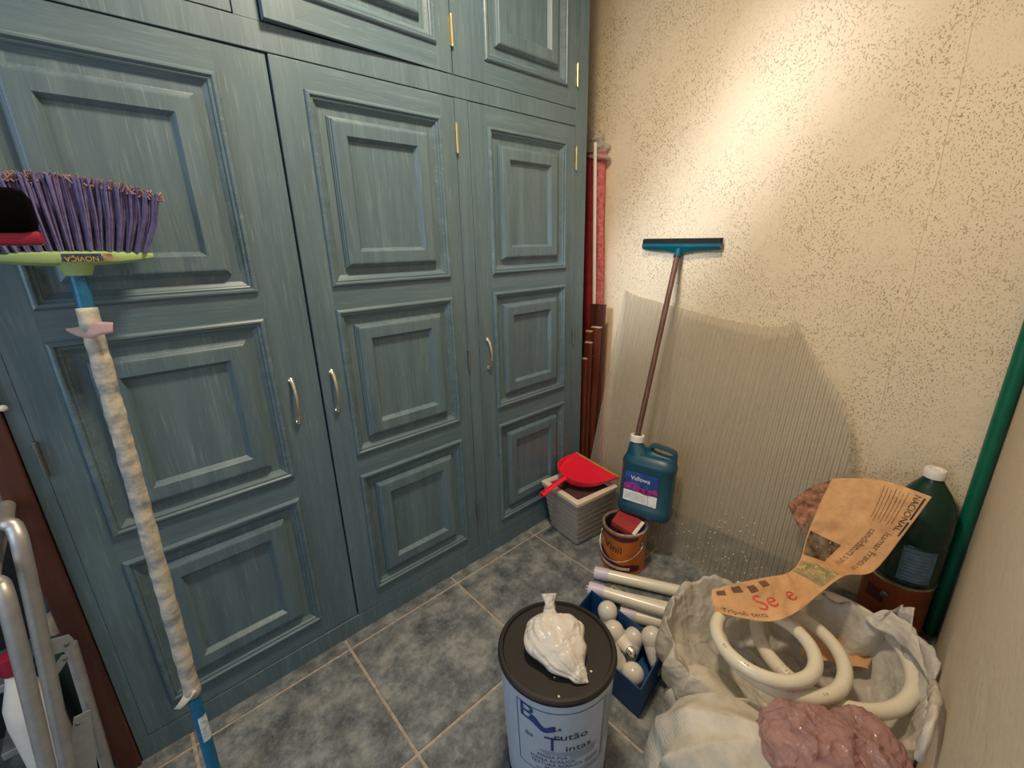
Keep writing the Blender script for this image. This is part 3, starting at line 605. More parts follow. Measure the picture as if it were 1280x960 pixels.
obj('small_print', join(*[on(text(s, 0.0125), lambda x, y, k=k: bl(x*1.1-0.030+0.010*(k > 1), y+0.188-0.0125*k)) for k, s in enumerate(('MASSA PVA', 'MASSA ACRÍLICA', 'TEXTURA ACRÍLICA', 'PREMIUM'))]), INKB, bu)
obj('print_lines', join(*[on(rectg(-0.06+0.004*(k % 3), 0.082-0.006*(k % 2), 0.2045-k*0.0042, 0.2058-k*0.0042, 14, 2), bl) for k in range(3)], *[on(rectg(0.010, 0.075, 0.196-k*0.0042, 0.1972-k*0.0042, 8, 2), bl) for k in range(4)],
    on(rectg(0.050, 0.088, 0.156, 0.166, 5, 2), bl), *[on(rectg(-0.07, 0.085, 0.145-k*0.004, 0.1462-k*0.004, 14, 2), bl) for k in range(2)], *[on(rectg(0.115, 0.150, 0.30-k*0.011, 0.303-k*0.011, 5, 2), bl) for k in range(13)]), INKG, bu)
random.seed(5)
obj('paint_flecks', join(*[xf(lathe([(random.uniform(.001, .004), 0), (0.0005, 0.0008)], 7, False), Matrix.Translation(BC+Vector((random.uniform(-.09, .02), random.uniform(-.11, .0), BH-0.0049)))) for _ in range(9)]), CREAMP, bu, kind='stuff')
# powder bag
kz = BH-0.004
K = [at(686, 742, 2, kz+0.085), at(687, 756, 2, kz+0.066), at(687, 765, 2, kz+0.054), at(688, 776, 2, kz+0.040), at(694, 795, 2, kz+0.034), at(708, 820, 2, kz+0.024), at(723, 842, 2, kz+0.010), at(735, 853, 2, kz+0.004)]
def blobtube(K, W, H, n=8, seg=90, crease=0.12, fr=7):
    path = smooth_path(K, n); m = len(path); V = []
    def itp(A, t): x = t*(len(A)-1); i = min(int(x), len(A)-2); f = x-i; f = f*f*(3-2*f); return A[i]*(1-f)+A[i+1]*f
    for i, p in enumerate(path):
        t = i/(m-1); d = (path[min(i+1, m-1)]-path[max(i-1, 0)]).normalized(); s = d.cross(Vector((0, 0, 1))).normalized(); u = s.cross(d)
        for k in range(seg):
            a = 2*math.pi*k/seg; c = 1+crease*noise.noise(Vector((math.cos(a)*2.5*fr/4, math.sin(a)*2.5*fr/4, t*2.0)))+crease*0.5*noise.noise(Vector((math.cos(a)*fr, math.sin(a)*fr, t*9)))
            c += 0.035*math.sin(13*a+6*t)*math.exp(-((t-0.3)/0.22)**2); q = p+s*math.cos(a)*itp(W, t)*c+u*math.sin(a)*itp(H, t)*c
            V.append(q)
    F = [[i*seg+k, i*seg+(k+1) % seg, (i+1)*seg+(k+1) % seg, (i+1)*seg+k] for i in range(m-1) for k in range(seg)]
    F += [list(range(seg))[::-1], [(m-1)*seg+k for k in range(seg)]]; return V, F
g = blobtube(K, [0.020, 0.011, 0.016, 0.058, 0.076, 0.054, 0.022, 0.002], [0.012, 0.010, 0.013, 0.036, 0.042, 0.030, 0.014, 0.003], crease=0.13)
g = ([Vector((p.x, p.y, max(p.z, kz+0.0006))) for p in g[0]], g[1])
pw = thing('bag_of_powder', 'small knotted clear bag of white powder lying on the black bucket lid', 'plastic bag', at(700, 800, 2, kz))
obj('bag', g, POWDER, pw, smooth=True)
obj('knot', sweep([K[1]+Vector((0.012*math.cos(a), 0.008*math.sin(a), 0.006*math.sin(2*a)-0.004)) for a in [2*math.pi*i/20 for i in range(20)]], 0.0055, 10, closed=True), CLEARB, pw, smooth=True)
# ---------------------------------------------------------------- blue box of bulbs
BXH = 0.11; q0, q1, q2 = Vector((0.720, -0.527, 0)), Vector((0.703, -0.832, 0)), Vector((0.517, -0.858, 0)); q3 = q0+(q2-q1)
bx = thing('blue_box', 'open blue box full of light bulbs on the floor behind the bucket', 'box', (q0+q2)/2)
def wall_(a, b, th=0.004, h=BXH, inw=None):
    c = (q0+q2)/2; n = Vector((-(b-a).y, (b-a).x, 0)).normalized(); 
    if n.dot(c-a) < 0: n = -n
    V = [a, b, b+n*th, a+n*th]; V = [p+Vector((0, 0, 0.002)) for p in V]+[p+Vector((0, 0, h)) for p in V]
    return V, [[3, 2, 1, 0], [4, 5, 6, 7]]+[[k, (k+1) % 4, 4+(k+1) % 4, 4+k] for k in range(4)]
for a, b in ((q0, q1), (q1, q2), (q2, q3), (q3, q0)): obj('side', wall_(a, b), BLUEBOX, bx)
obj('bottom', quadslab([p+Vector((0, 0, 0.006)) for p in (q0, q1, q2, q3)], 0.004), BLUEBOX, bx)
def make_bulb(label):
    r = thing('light_bulb', label, 'light bulb', (0, 0, 0), 'bulbs in the blue box'); r.scale = (1.14, 1.14, 1.14)
    obj('globe', lathe([(0.001, 0.064)]+[(0.030*math.cos(a), 0.034+0.030*math.sin(a)) for a in [math.radians(80-12*i) for i in range(10)]]+[(0.0245, 0.014)], 28, False, False), GLOBE, r, smooth=True)
    obj('collar', lathe([(0.0247, 0.0150), (0.0235, 0.006), (0.0185, -0.020), (0.0150, -0.032), (0.0138, -0.034)], 24, False, False), WHITEP, r, smooth='auto')
    pr_ = [(0.0130, -0.034)]
    for k in range(4): pr_ += [(0.0134, -0.036-k*.0045), (0.0122, -0.038-k*.0045)]
    obj('screw_base', lathe(pr_+[(0.009, -0.055), (0.004, -0.058), (0.001, -0.058)], 20, False, True), CHROME, r, smooth='auto')
    return r
def copy_tree(o, parent=None):
    c = o.copy(); COL.objects.link(c)
    if parent: c.parent = parent
    for ch in list(o.children): copy_tree(ch, c)
    return c
bulbs = [(759.5, 764, .095, (0.2, .3, 1.2), 'frosted bulb farthest back in the blue box, nearest the tubes'),
         (767, 789, .093, (.1, .6, 1.0), 'frosted bulb second from the back, half hidden by the bucket lid'),
         (793, 797, .060, (.7, .2, .6), 'frosted bulb low in the middle of the blue box, behind the metal caps'),
         (815, 797, .108, (.45, .5, .8), 'frosted bulb at the right corner of the blue box, cap down'),
         (769, 828, .075, (.2, -.2, -1), 'frosted bulb beside the bucket, at the left of the blue box'),
         (791, 843, .066, (-.15, -.25, 1), 'round frosted bulb at the front corner of the blue box'),
         (789, 813, .080, (.4, .95, -.25), 'bulb lying on its side with metal cap showing in mid box'),
         (745, 800, .050, (0, 0, 1), 'frosted bulb low at the left, mostly behind the bucket lid')]
b0 = make_bulb('')
for i, (u, v, z, ax, lb) in enumerate(bulbs):
    o = b0 if i == 0 else copy_tree(b0); o['label'] = lb
    d = Vector(ax).normalized(); p = at(u, v, 2, z); c = (q0+q2)/2
    o.rotation_euler = d.to_track_quat('Z', 'Y').to_euler(); o.location = p-d*0.039
    if i == 6: o.location = at(789, 815, 2, .085)+d*0.045
# ---------------------------------------------------------------- fluorescent tubes
def tube_lamp(a, b, label, dz=0.0):
    a, b = Vector(a), Vector(b); d = (b-a).normalized(); r = thing('fluorescent_tube', label, 'tube lamp', a, 'straight white tube lamps on the floor'); L = (b-a).length
    obj('glass_tube', rod(a+d*0.055, b, 0.0225, 22), TUBE, r, smooth='auto')
    x, y, _ = frame_of(d)
    obj('end_cap', sweep([a+d*t for t in (0.0, 0.003, 0.052, 0.058)], [0.0225, 0.0248, 0.0248, 0.0240], 22), LAV, r, smooth='auto')
    for s in (-1, 1): obj('pin', rod(a+x*s*0.007-d*0.012, a+x*s*0.007+d*0.002, 0.0017, 8), TIN, r)
    return r
def fl_end(u1, v1, z1, u2, v2, z2, L):
    a = at(u1, v1, 2, z1); b = at(u2, v2, 2, z2); d = b-a; d.z *= 1; d.normalize(); return a, a+d*L
a, b = fl_end(743, 715, .026, 884, 747, .026, 0.60); tube_lamp(a, b, 'white tube lamp with lavender cap, farthest from the blue box')
a, b = fl_end(736, 735, .074, 850, 769, .074, 0.46); tube_lamp(a, b, 'white tube lamp with lavender cap, second from the back')
a, b = fl_end(757, 748, .026, 850, 773, .026, 0.44); a = at(752, 741, 2, .026)
tube_lamp(a, a+(at(850, 764, 2, .026)-a).normalized()*0.50, 'white tube lamp lying under the second one, mostly hidden')
a, b = fl_end(775, 765, .026, 850, 784, .026, 0.40); tube_lamp(a, b, 'white tube lamp nearest the blue box, emerging from behind its rim')
# ---------------------------------------------------------------- white bag with ring lamps
RIM = [(905, 742, .235), (868, 738, .255), (848, 757, .235), (836, 792, .20), (846, 828, .185), (885, 858, .175), (930, 880, .165), (985, 905, .16), (1060, 930, .15), (1128, 938, .15), (1160, 905, .20), (1166, 862, .245), (1150, 806, .285), (1118, 768, .30), (1082, 778, .27), (1040, 762, .22), (985, 752, .20), (940, 748, .21)]
rim = [at(u, v, 2, z) for u, v, z in RIM]; rim = [Vector((p.x, max(p.y, YR+0.012), p.z)) for p in rim]
bc = sum(rim, Vector())/len(rim); nr = len(rim)
def rimf(t):
    x = (t % 1)*nr; i = int(x) % nr; f = x-int(x); p0, p1, p2, p3 = rim[i-1], rim[i], rim[(i+1) % nr], rim[(i+2) % nr]
    return 0.5*((2*p1)+(p2-p0)*f+(2*p0-5*p1+4*p2-p3)*f*f+(3*p1-p0-3*p2+p3)*f**3)
def ridged(p, s): return 1-2*abs(noise.noise(p*s))
def bagf(u, v):
    r = rimf(u); c = Vector((bc.x, bc.y, 0.08))
    if v < 0.5:
        s = v/0.5; p = Vector((c.x+(r.x-c.x)*s, c.y+(r.y-c.y)*s, c.z+(r.z-c.z)*s**8))
    else:
        s = (v-0.5)/0.5; out = Vector((r.x-bc.x, r.y-bc.y, 0)).normalized()
        p = Vector((r.x, r.y, 0))+out*(0.030*math.sin(math.pi*min(1, s*1.15)))
        p.z = r.z*(1-s)**1.15+0.003+0.008*math.sin(math.pi*s*0.9)*(1-s)
        p -= out*0.03*s
    q = Vector((p.x, p.y, p.z*0.7)); amp = 0.016*min(1, v*3)*(0.5 if v < 0.42 else 1)*(1-0.6*max(0, v-0.8)/0.2)
    n = Vector((noise.noise(q*9+Vector((3, 0, 0))), noise.noise(q*9+Vector((0, 7, 0))), ridged(q, 11)*0.9))
    n2 = ridged(q+Vector((5, 5, 5)), 26)*0.010; amp *= 1.35
    fo = 1-2*abs(noise.noise(Vector((math.cos(2*math.pi*u)*4.2, math.sin(2*math.pi*u)*4.2, v*1.6)))); fo2 = 1-2*abs(noise.noise(Vector((math.cos(2*math.pi*u)*9+4, math.sin(2*math.pi*u)*9, v*3.0))))
    od = Vector((r.x-bc.x, r.y-bc.y, 0)).normalized(); fa = math.exp(-((v-0.58)/(0.24 if v > 0.58 else 0.13))**2)
    p = p+od*(fo*0.026+fo2*0.012-0.012)*fa+Vector((0, 0, (fo2*0.5+fo*0.6)*0.022*math.exp(-((v-0.5)/0.12)**2)))
    p = p+n*amp*1.2+Vector((0, 0, n2)); p.y = max(p.y, YR+0.006); p.z = max(p.z, 0.003); return p
wb = thing('white_plastic_bag', 'crumpled open white plastic bag holding ring lamps against the right wall', 'plastic bag', (bc.x, bc.y, 0))
obj('bag', grid(bagf, 220, 90, closed_u=True), BAGW, wb, smooth=True)
# upright cream flap of the bag against the wall
fp = [[at(1080, 775, 2, .27), at(1108, 764, 2, .31), at(1145, 788, 2, .31)], [at(1090, 785, 2, .265), at(1118, 790, 2, .28), at(1152, 820, 2, .29)], [at(1120, 800, 2, .25), at(1140, 820, 2, .27), at(1160, 852, 2, .27)]]
def flapf(u, v):
    p = cr([cr(r, u) for r in fp], v); p = p+Vector((0, 0, 0.006*ridged(p, 30)+0.005*noise.noise(p*20))); p.y = max(p.y, YR+0.004); return p
obj('flap', thicken(grid(flapf, 20, 20), 0.001), BAGW, wb, smooth=True, label='folded cream-white flap')
hd_ = [at(1166, 858, 1, YR+0.020), at(1168, 880, 1, YR+0.020), at(1160, 915, 1, YR+0.022), at(1150, 946, 1, YR+0.022)]
obj('bag_handle', sweep(smooth_path(hd_, 6), 0.0135, 14, sec=(0.6, 1.2), wob=0.5), BAGW, wb, smooth=True, label='twisted white handle')
def ring_lamp(c, r, tube_r, tx, ty, gap, label):
    c = Vector(c); t = thing('ring_lamp', label, 'ring lamp', c-Vector((0, 0, tube_r)), 'circular tube lamps in the white bag'); g0 = math.radians(gap); P = []
    for k in range(73):
        a = g0+math.radians(5)+k/72*(2*math.pi-math.radians(10)); P.append(c+Vector((r*math.cos(a), r*math.sin(a), tx*r*math.cos(a)+ty*r*math.sin(a))))
    obj('glass_ring', sweep(P, tube_r, 20), RING, t, smooth='auto')
    Q = []
    for k in range(9):
        a = g0+math.radians(-8+2*k); Q.append(c+Vector((r*math.cos(a), r*math.sin(a), tx*r*math.cos(a)+ty*r*math.sin(a))))
    obj('connector', sweep(Q, tube_r*1.05, 18), RING, t, smooth='auto')
    mk = []
    for s in (-1, 1):
        for e in (13, 15.5, 17):
            a = g0+math.radians(e*s); rr = r+tube_r*0.2; p = c+Vector((rr*math.cos(a), rr*math.sin(a), tx*r*math.cos(a)+ty*r*math.sin(a)+tube_r*0.985)); rd = Vector((math.cos(a), math.sin(a), 0)); tg = Vector((-rd.y, rd.x, 0))
            mk.append(([p-rd*.005-tg*.0006, p+rd*.005-tg*.0006, p+rd*.005+tg*.0006, p-rd*.005+tg*.0006], [[0, 1, 2, 3]]))
    obj('printed_marks', join(*mk), INKBR, t, kind='stuff')
    return t
ring_lamp((0.768, -1.070, .268), 0.118, 0.0175, -0.02, 0.00, 165, 'smallest and uppermost of the cream ring lamps in the white bag')
ring_lamp((0.826, -1.092, .230), 0.152, 0.0180, 0.0, 0.0, 222, 'middle-sized cream ring lamp lying under the smallest ring')
ring_lamp((0.950, -1.186, .214), 0.181, 0.0185, 0.10, 0.0, 150, 'largest and lowest cream ring lamp, nearest the right wall')
# crumpled newsprint scrap inside the bag
sc0 = [at(1000, 775, 2, .15), at(1098, 800, 2, .15), at(1085, 838, 2, .15), at(1000, 822, 2, .15)]
def scrapf(u, v):
    p = sc0[0].lerp(sc0[1], u).lerp(sc0[3].lerp(sc0[2], u), v); return p+Vector((0, 0, 0.010*ridged(p, 18)+0.006*noise.noise(p*30)))
tag(obj('newspaper_scrap', thicken(grid(scrapf, 24, 18), 0.0008), NEWS, smooth=True), 'orange crumpled newsprint scrap seen through the middle ring lamp', 'newspaper')
# ---------------------------------------------------------------- second can, bottle, pole
C2 = Vector((1.438, -1.272, 0)); H2 = 0.232
can2, cf2 = paint_can(C2, 0.092, H2, DORANGE, 'closed paint can of shade-darkened orange in the right corner under the green bottle', False)
obj('printed_patch', join(on(rectg(-0.075, -0.02, 0.14, 0.185, 8, 3), cf2)), PLUM, can2)
bt = thing('green_bottle', 'big dark green plastic bottle with white cap standing on the corner can', 'bottle', C2+Vector((0, 0, H2)))
BT = Matrix.Translation(C2+Vector((-0.004, -0.014, H2+0.001)))
obj('body', xf(lathe([(0.066, 0.0), (0.076, 0.006), (0.079, 0.02), (0.079, 0.14), (0.0765, 0.146), (0.079, 0.152), (0.079, 0.20), (0.076, 0.245), (0.066, 0.285), (0.050, 0.318), (0.034, 0.342), (0.026, 0.355), (0.023, 0.365)], 48), BT), BGREEN, bt, smooth='auto')
obj('cap', xf(lathe([(0.025, 0.362), (0.028, 0.364), (0.028, 0.385), (0.025, 0.390), (0.016, 0.390), (0.014, 0.387), (0.001, 0.387)], 30, True, False), BT), WHITEP, bt, smooth='auto')
bf = bent(Vector(BT.translation), 0.079, H2)
obj('label', grid(lambda u, v: bf(-0.02+0.085*u, 0.02+0.12*v, 0.0008), 14, 4), simple('slate_label', (0.10, 0.17, 0.22), 0.45, var=0.3), bt)
obj('label_lines', join(*[grid(lambda u, v, k=k: bf(-0.012+0.06*u, 0.035+k*0.012+0.002*v, 0.0014), 8, 2) for k in range(8)]), INKG, bt)
tag(obj('green_pole', rod((1.502, YR+0.021, 0.001), (1.505, YR+0.021, 1.55), 0.0185, 18), POLEG, smooth='auto'), 'green painted pole standing upright in the right-hand corner', 'pole')
# ---------------------------------------------------------------- draped newspaper
G = [[(1040, 598, 1.30), (1100, 600, 1.31), (1165, 621, 1.30)],
     [(1022, 636, 1.22), (1078, 650, 1.24), (1130, 668, 1.24)],
     [(1008, 672, 1.15), (1040, 690, 1.16), (1092, 714, 1.17)],
     [(1000, 700, 1.07), (1025, 706, 1.07), (1056, 720, 1.07)],
     [(985, 716, .97), (1003, 726, .97), (1026, 741, .97)],
     [(955, 722, .89), (975, 742, .885), (996, 765, .87)],
     [(922, 729, .84), (940, 753, .82), (958, 777, .79)],
     [(890, 737, .80), (890, 750, .78), (893, 765, .765)]]
GP = [[at(u, v, 0, x) for u, v, x in r] for r in G]
def newsf(u, v):
    p = cr([cr(r, u) for r in GP], v); d = (CAM-p).normalized()
    e = 0.008*ridged(p+Vector((1, 2, 3)), 14)+0.004*noise.noise(p*24)+0.0035*ridged(p, 34); return p+d*e
def nmap(u, v, e=0.0016): p = newsf(u, v); return p+(CAM-p).normalized()*e
nw = thing('newspaper', 'yellowed newspaper page with a NACIONAL heading draped over bag and green bottle', 'newspaper', GP[4][1])
obj('page', thicken(grid(newsf, 34, 90), 0.0006), NEWS, nw, smooth=True)
# folded dark side flap and folded upper lip
F1 = [[(985, 630, 1.24), (1012, 610, 1.27), (1042, 599, 1.30)], [(993, 648, 1.21), (1012, 638, 1.23), (1030, 620, 1.26)], [(1002, 664, 1.18), (1008, 655, 1.19), (1018, 645, 1.215)]]
FP = [[at(u, v, 0, x+0.012) for u, v, x in r] for r in F1]
obj('folded_flap', thicken(grid(lambda u, v: (lambda p: p+Vector((-1, 0, 0))*0.004*ridged(p, 30))(cr([cr(r, u) for r in FP], v)), 16, 16), 0.0006), simple('printed_photo_newsprint', (0.30, 0.14, 0.08), 0.8, var=0.75, scale=45), nw, smooth=True, label='folded flap with dark photographs')
# page coordinates: u across (0 left, 1 right), v down the page; text runs from v small to v large
def ntext(s, size, u0, v0, ku, kv):   # letters run down the strip (v), their tops point to +u
    g = text(s, size); return [nmap(min(max(u0+p.y*ku, 0.0), 1.0), min(max(v0+p.x*kv, 0), 1)) for p in g[0]], g[1]
obj('headline', join(ntext('Itamar Franco confir', 0.030, 0.81, 0.255, 3.6, 0.80)), INKBR, nw)
obj('headline', join(ntext('candidatura a presid', 0.030, 0.66, 0.255, 3.6, 0.78)), INKBR, nw)
obj('heading', ntext('NACIONAL', 0.030, 0.86, 0.080, 3.6, 0.80), INK, nw)
def npatch(u0, u1, v0, v1, nu=10, nv=10, e=0.0014): return grid(lambda a, b: nmap(u0+(u1-u0)*a, v0+(v1-v0)*b, e), nu, nv)
obj('heading_rule', join(npatch(0.92, 0.95, 0.02, 0.155)), INK, nw)
obj('column_lines', join(*[npatch(0.56+0.035*k, 0.565+0.035*k, 0.02+0.006*(k % 3), 0.125+0.01*(k % 2), 2, 10) for k in range(7)]), INKBR, nw)
obj('photograph', npatch(0.04, 0.52, 0.245, 0.385, 14, 10), simple('printed_photo', (0.13, 0.09, 0.05), 0.7, var=0.95, scale=38), nw)
obj('photograph', npatch(0.06, 0.88, 0.430, 0.545, 12, 10), simple('olive_print', (0.30, 0.25, 0.12), 0.7, var=0.35, scale=30), nw)
def ntext2(s, size, u0, v0, ku, kv):  # lower strip: letters run towards the tail's near end, tops towards small u
    g = text(s, size); return [nmap(min(max(u0-p.y*ku, 0.0), 1.0), min(max(v0-p.x*kv, 0), 1)) for p in g[0]], g[1]
obj('headline', ntext2('Trípoli tenta', 0.030, 0.80, 0.90, 6.0, 0.85), INKBR, nw)
obj('red_lettering', join(ntext2('Se', 0.075, 0.55, 0.80, 6.5, 1.4), ntext2('e', 0.075, 0.60, 0.68, 6.5, 1.2)), REDINK, nw, kind='stuff')
obj('photograph', join(*[npatch(0.10+0.05*(k % 2), 0.26+0.05*(k % 2), 0.72+0.07*k, 0.76+0.07*k, 4, 4) for k in range(4)]), INKBR, nw)
# ---------------------------------------------------------------- woven sack and pink bag
def mound(c, rx, ry, h, rot, seed, folds=0.02, e=2.4, fs=9, dirn=(1, 0.6)):
    c = Vector(c)
    def f(u, v):
        a = 2*math.pi*u; t = v*math.pi/2; rr = math.cos(t)**(0.7); zz = math.sin(t)**0.85
        x = rx*rr*math.copysign(abs(math.cos(a))**(2/e), math.cos(a)); y = ry*rr*math.copysign(abs(math.sin(a))**(2/e), math.sin(a))
        p = Vector((x, y, h*zz)); p.rotate(Matrix.Rotation(rot, 3, 'Z')); q = p*fs+Vector((seed, 0, 0))
        w = Vector((q.x*dirn[0]+q.y*dirn[1], (q.y-q.x*0.3)*0.25, q.z*0.5))
        d = p.normalized() if p.length > 0 else Vector((0, 0, 1))
        p = p+d*folds*(1-2*abs(noise.noise(w)))+d*folds*0.5*noise.noise(q*2.1)
        p.z = max(p.z, 0.002); return c+p
    return grid(f, 120, 60, closed_u=True)
def clampw(g): return [Vector((p.x, max(p.y, YR+0.005), p.z)) for p in g[0]], g[1]
sk = thing('woven_sack', 'large white woven raffia sack slumped on the floor at the bottom of the picture', 'sack', (0.50, -1.14, 0))
obj('sack_body', clampw(mound((0.500, -1.150, 0), 0.140, 0.205, 0.235, 0.25, 2.0, 0.030, fs=8)), RAFFIA, sk, smooth=True)
s2 = tag(obj('small_sack', clampw(mound((0.640, -1.000, 0), 0.085, 0.105, 0.15, 0.3, 5.0, 0.018, fs=10)), RAFFIA, smooth=True), 'smaller bulge of white woven sacking between the blue box and white bag', 'sack')
pk = thing('pink_plastic_bag', 'crumpled translucent pink plastic bag lying on the white bag and sack', 'plastic bag', (0.6, -1.28, 0.15))
def blob(c, rx, ry, rz, rot, seed, amp, fs):
    c = Vector(c)
    def f(u, v):
        a = 2*math.pi*u; t = (v-0.5)*math.pi; d = Vector((math.cos(a)*math.cos(t)*rx, math.sin(a)*math.cos(t)*ry, math.sin(t)*rz)); d.rotate(Matrix.Rotation(rot, 3, 'Z'))
        q = d*fs+Vector((seed, seed*2, 0)); n = d.normalized()
        return c+d+n*amp*(ridged(q, 1)+0.5*ridged(q, 2.3)+0.25*ridged(q, 5))
    return grid(f, 110, 70, closed_u=True)
obj('bag_front', clampw(blob((0.560, -1.235, 0.265), 0.070, 0.085, 0.060, 0.5, 1.3, 0.014, 16)), PINKB, pk, smooth=True)
obj('bag_rear', clampw(blob((0.640, -1.315, 0.225), 0.110, 0.075, 0.060, 0.3, 4.1, 0.014, 18)), PINKB, pk, smooth=True)
# ---------------------------------------------------------------- broom
bh = Vector((-0.408, -0.105, 0)); HB = at(276, 992, 2, 0.004); HTp = at(95, 338, 1, -0.105)
br = thing('broom', 'upside-down broom with purple bristles, lime head and tape-wrapped blue handle by wardrobe', 'broom', HB)
hv = HTp-HB; Lh = hv.length; hn = hv.normalized()
P = lambda s: HB+hn*s
def s_at(v):                       # distance along the handle at image row v
    lo, hi = 0, Lh
    for _ in range(40):
        m = (lo+hi)/2; q = P(m)-CAM; vv = 480-FPX*q.dot(UP)/q.dot(FW)
        if vv > v: lo = m
        else: hi = m
    return lo
obj('handle', rod(P(0), P(s_at(852)), 0.0135, 18), BLUEH, br, smooth='auto')
obj('handle_top', rod(P(s_at(388)), P(Lh+0.01), 0.0135, 18, r2=0.0130), BLUEH, br, smooth='auto')
n = 90; sa, sb = s_at(868), s_at(385)
obj('tape_wrap', sweep([P(sa+(sb-sa)*i/n) for i in range(n+1)], lambda t: 0.0165+0.0005*math.sin(t*60)+0.0016*noise.noise(Vector((t*45, 0, 0))), 20, wob=0.05), TAPE, br, smooth=True, label='grubby cream and grey tape wrapping')
pf = P(s_at(412)); ctoc = (CAM-pf).normalized(); sr = RT
def ribbon(pts, wd): return thicken(grid(lambda u, v: (lambda p, ww: p+UP*(v-0.5)*ww)(cr([Vector(q) for q in pts], u), cr([Vector((x, 0, 0)) for x in wd], u).x), 18, 5), 0.001)
obj('ribbon', ribbon([pf-sr*0.052+ctoc*0.012, pf-sr*0.025+ctoc*0.018-UP*.004, pf+ctoc*0.021, pf+sr*0.022+ctoc*0.018+UP*.003, pf+sr*0.040+ctoc*0.012+UP*.004], [0.004, 0.020, 0.030, 0.024, 0.020]), DUSTY, br, smooth=True, label='dusty pink tape ends')
pf = P(s_at(862))
obj('torn_flap', thicken(grid(lambda u, v: pf+ctoc*0.016-sr*(0.004+0.034*v)-UP*(0.044*v-0.008)+sr*(u-0.5)*0.026*(1-0.4*v)+ctoc*0.006*math.sin(v*3), 6, 10), 0.001), CREAMP, br, smooth=True, label='torn cream flap of tape')
pf = s_at(922); pg = s_at(893)
hx, hy, _ = frame_of(hn); phc = math.atan2((CAM-P(pf)).dot(hy), (CAM-P(pf)).dot(hx))
obj('sticker', grid(lambda u, v: P(pf+(pg-pf)*v)+(hx*math.cos(phc+0.4-(u-0.5)*1.5)+hy*math.sin(phc+0.4-(u-0.5)*1.5))*0.0142, 8, 3), simple('pale_blue_sticker', (0.55, 0.65, 0.75), 0.5, var=0.4, scale=120), br, label='pale blue sticker')
# head: frame along x (parallel to the doors), bristles up
c0 = at(92, 322, 1, -0.105); HWr = (at(192, 322, 1, -0.110)-c0).length; hw = HWr
xa = (at(192, 320, 1, -0.108)-at(0, 322, 1, -0.108)).normalized(); za = Vector((0, 0, 1)); za = (za-xa*za.dot(xa)).normalized(); ya = za.cross(xa)
BM_ = Matrix((xa, ya, za)).transposed().to_4x4(); BM_.translation = c0
def bhead():
    rings = []
    for i in range(25):
        t = -1+2*i/24; wx = t*hw; th = 0.004+0.010*(1-abs(t)**2.5); dp_ = 0.010+0.020*(1-abs(t)**3); zz = 0.003*t*t
        rings.append([(wx, dp_*math.cos(a), zz+th*math.copysign(abs(math.sin(a))**0.7, math.sin(a))-0.002*(math.sin(a) < 0)) for a in [2*math.pi*k/16 for k in range(16)]])
    return loft(rings)
obj('head', join(xf(bhead(), BM_), xf(lathe([(0.017, -0.034), (0.020, -0.033), (0.026, -0.018), (0.030, -0.012), (0.033, -0.008)], 28), BM_)), LIME, br, smooth='auto')
obj('head_sticker', xf(grid(lambda u, v: Vector((-0.015+0.055*u, -0.030, -0.007+0.014*v)), 4, 2), BM_), simple('navy_sticker', (0.05, 0.06, 0.14), 0.4, var=0.5, scale=100), br)
tx_ = text('NOVIÇA', 0.0125)
obj('sticker_lettering', xf(([Vector((0.012-p.x, -0.0306, -0.002-p.y)) for p in tx_[0]], tx_[1]), BM_), YELINK, br)
obj('sticker_picture', xf(grid(lambda u, v: Vector((0.042+0.014*u, -0.0304, -0.007+0.014*v)), 3, 2), BM_), simple('tan_sticker', (0.45, 0.28, 0.18), 0.5, var=0.5, scale=120), br)
random.seed(11)
tipL = at(96, 228, 1, -0.10); BL = (tipL-c0).dot(za)
def tuft(fx, fy):
    g = []; bx_, by_ = fx*hw*0.90, fy*0.018
    tx2, ty2 = fx*hw*1.20, fy*0.034; ln = BL*(1.04-0.16*fx*fx)-0.010
    for k in range(14):
        ang = random.uniform(0, 6.28); r0 = random.uniform(0, 0.004); r1 = random.uniform(0.002, 0.011); l = ln*random.uniform(0.97, 1.02)
        a = Vector((bx_+r0*math.cos(ang), by_+r0*math.sin(ang), 0.009)); e = Vector((tx2+r1*math.cos(ang), ty2+r1*math.sin(ang), 0.009+l)); m_ = a.lerp(e, 0.5)+Vector((fx*0.006, 0, 0.003))
        g.append(sweep([a, m_, e], [0.0016, 0.0024, 0.0022], 4))
    return join(*g), Vector((tx2, ty2, 0.009+ln))
for fy in (1, 0, -1):
    for i in range(17):
        fx = -1+2*i/16+(0.03 if fy == 0 else 0); 
        if abs(fx) > 1: continue
        g, tip = tuft(fx, fy); o = obj('bristle_tuft', xf(g, BM_), PURP, br)
        obj('tuft_tip', xf(join(*[rod(tip+Vector((random.uniform(-.011, .011), random.uniform(-.008, .008), -0.012)), tip+Vector((random.uniform(-.014, .014), random.uniform(-.009, .009), random.uniform(-.001, .006))), 0.0013, 4) for _ in range(14)]), BM_), PTIP, o)
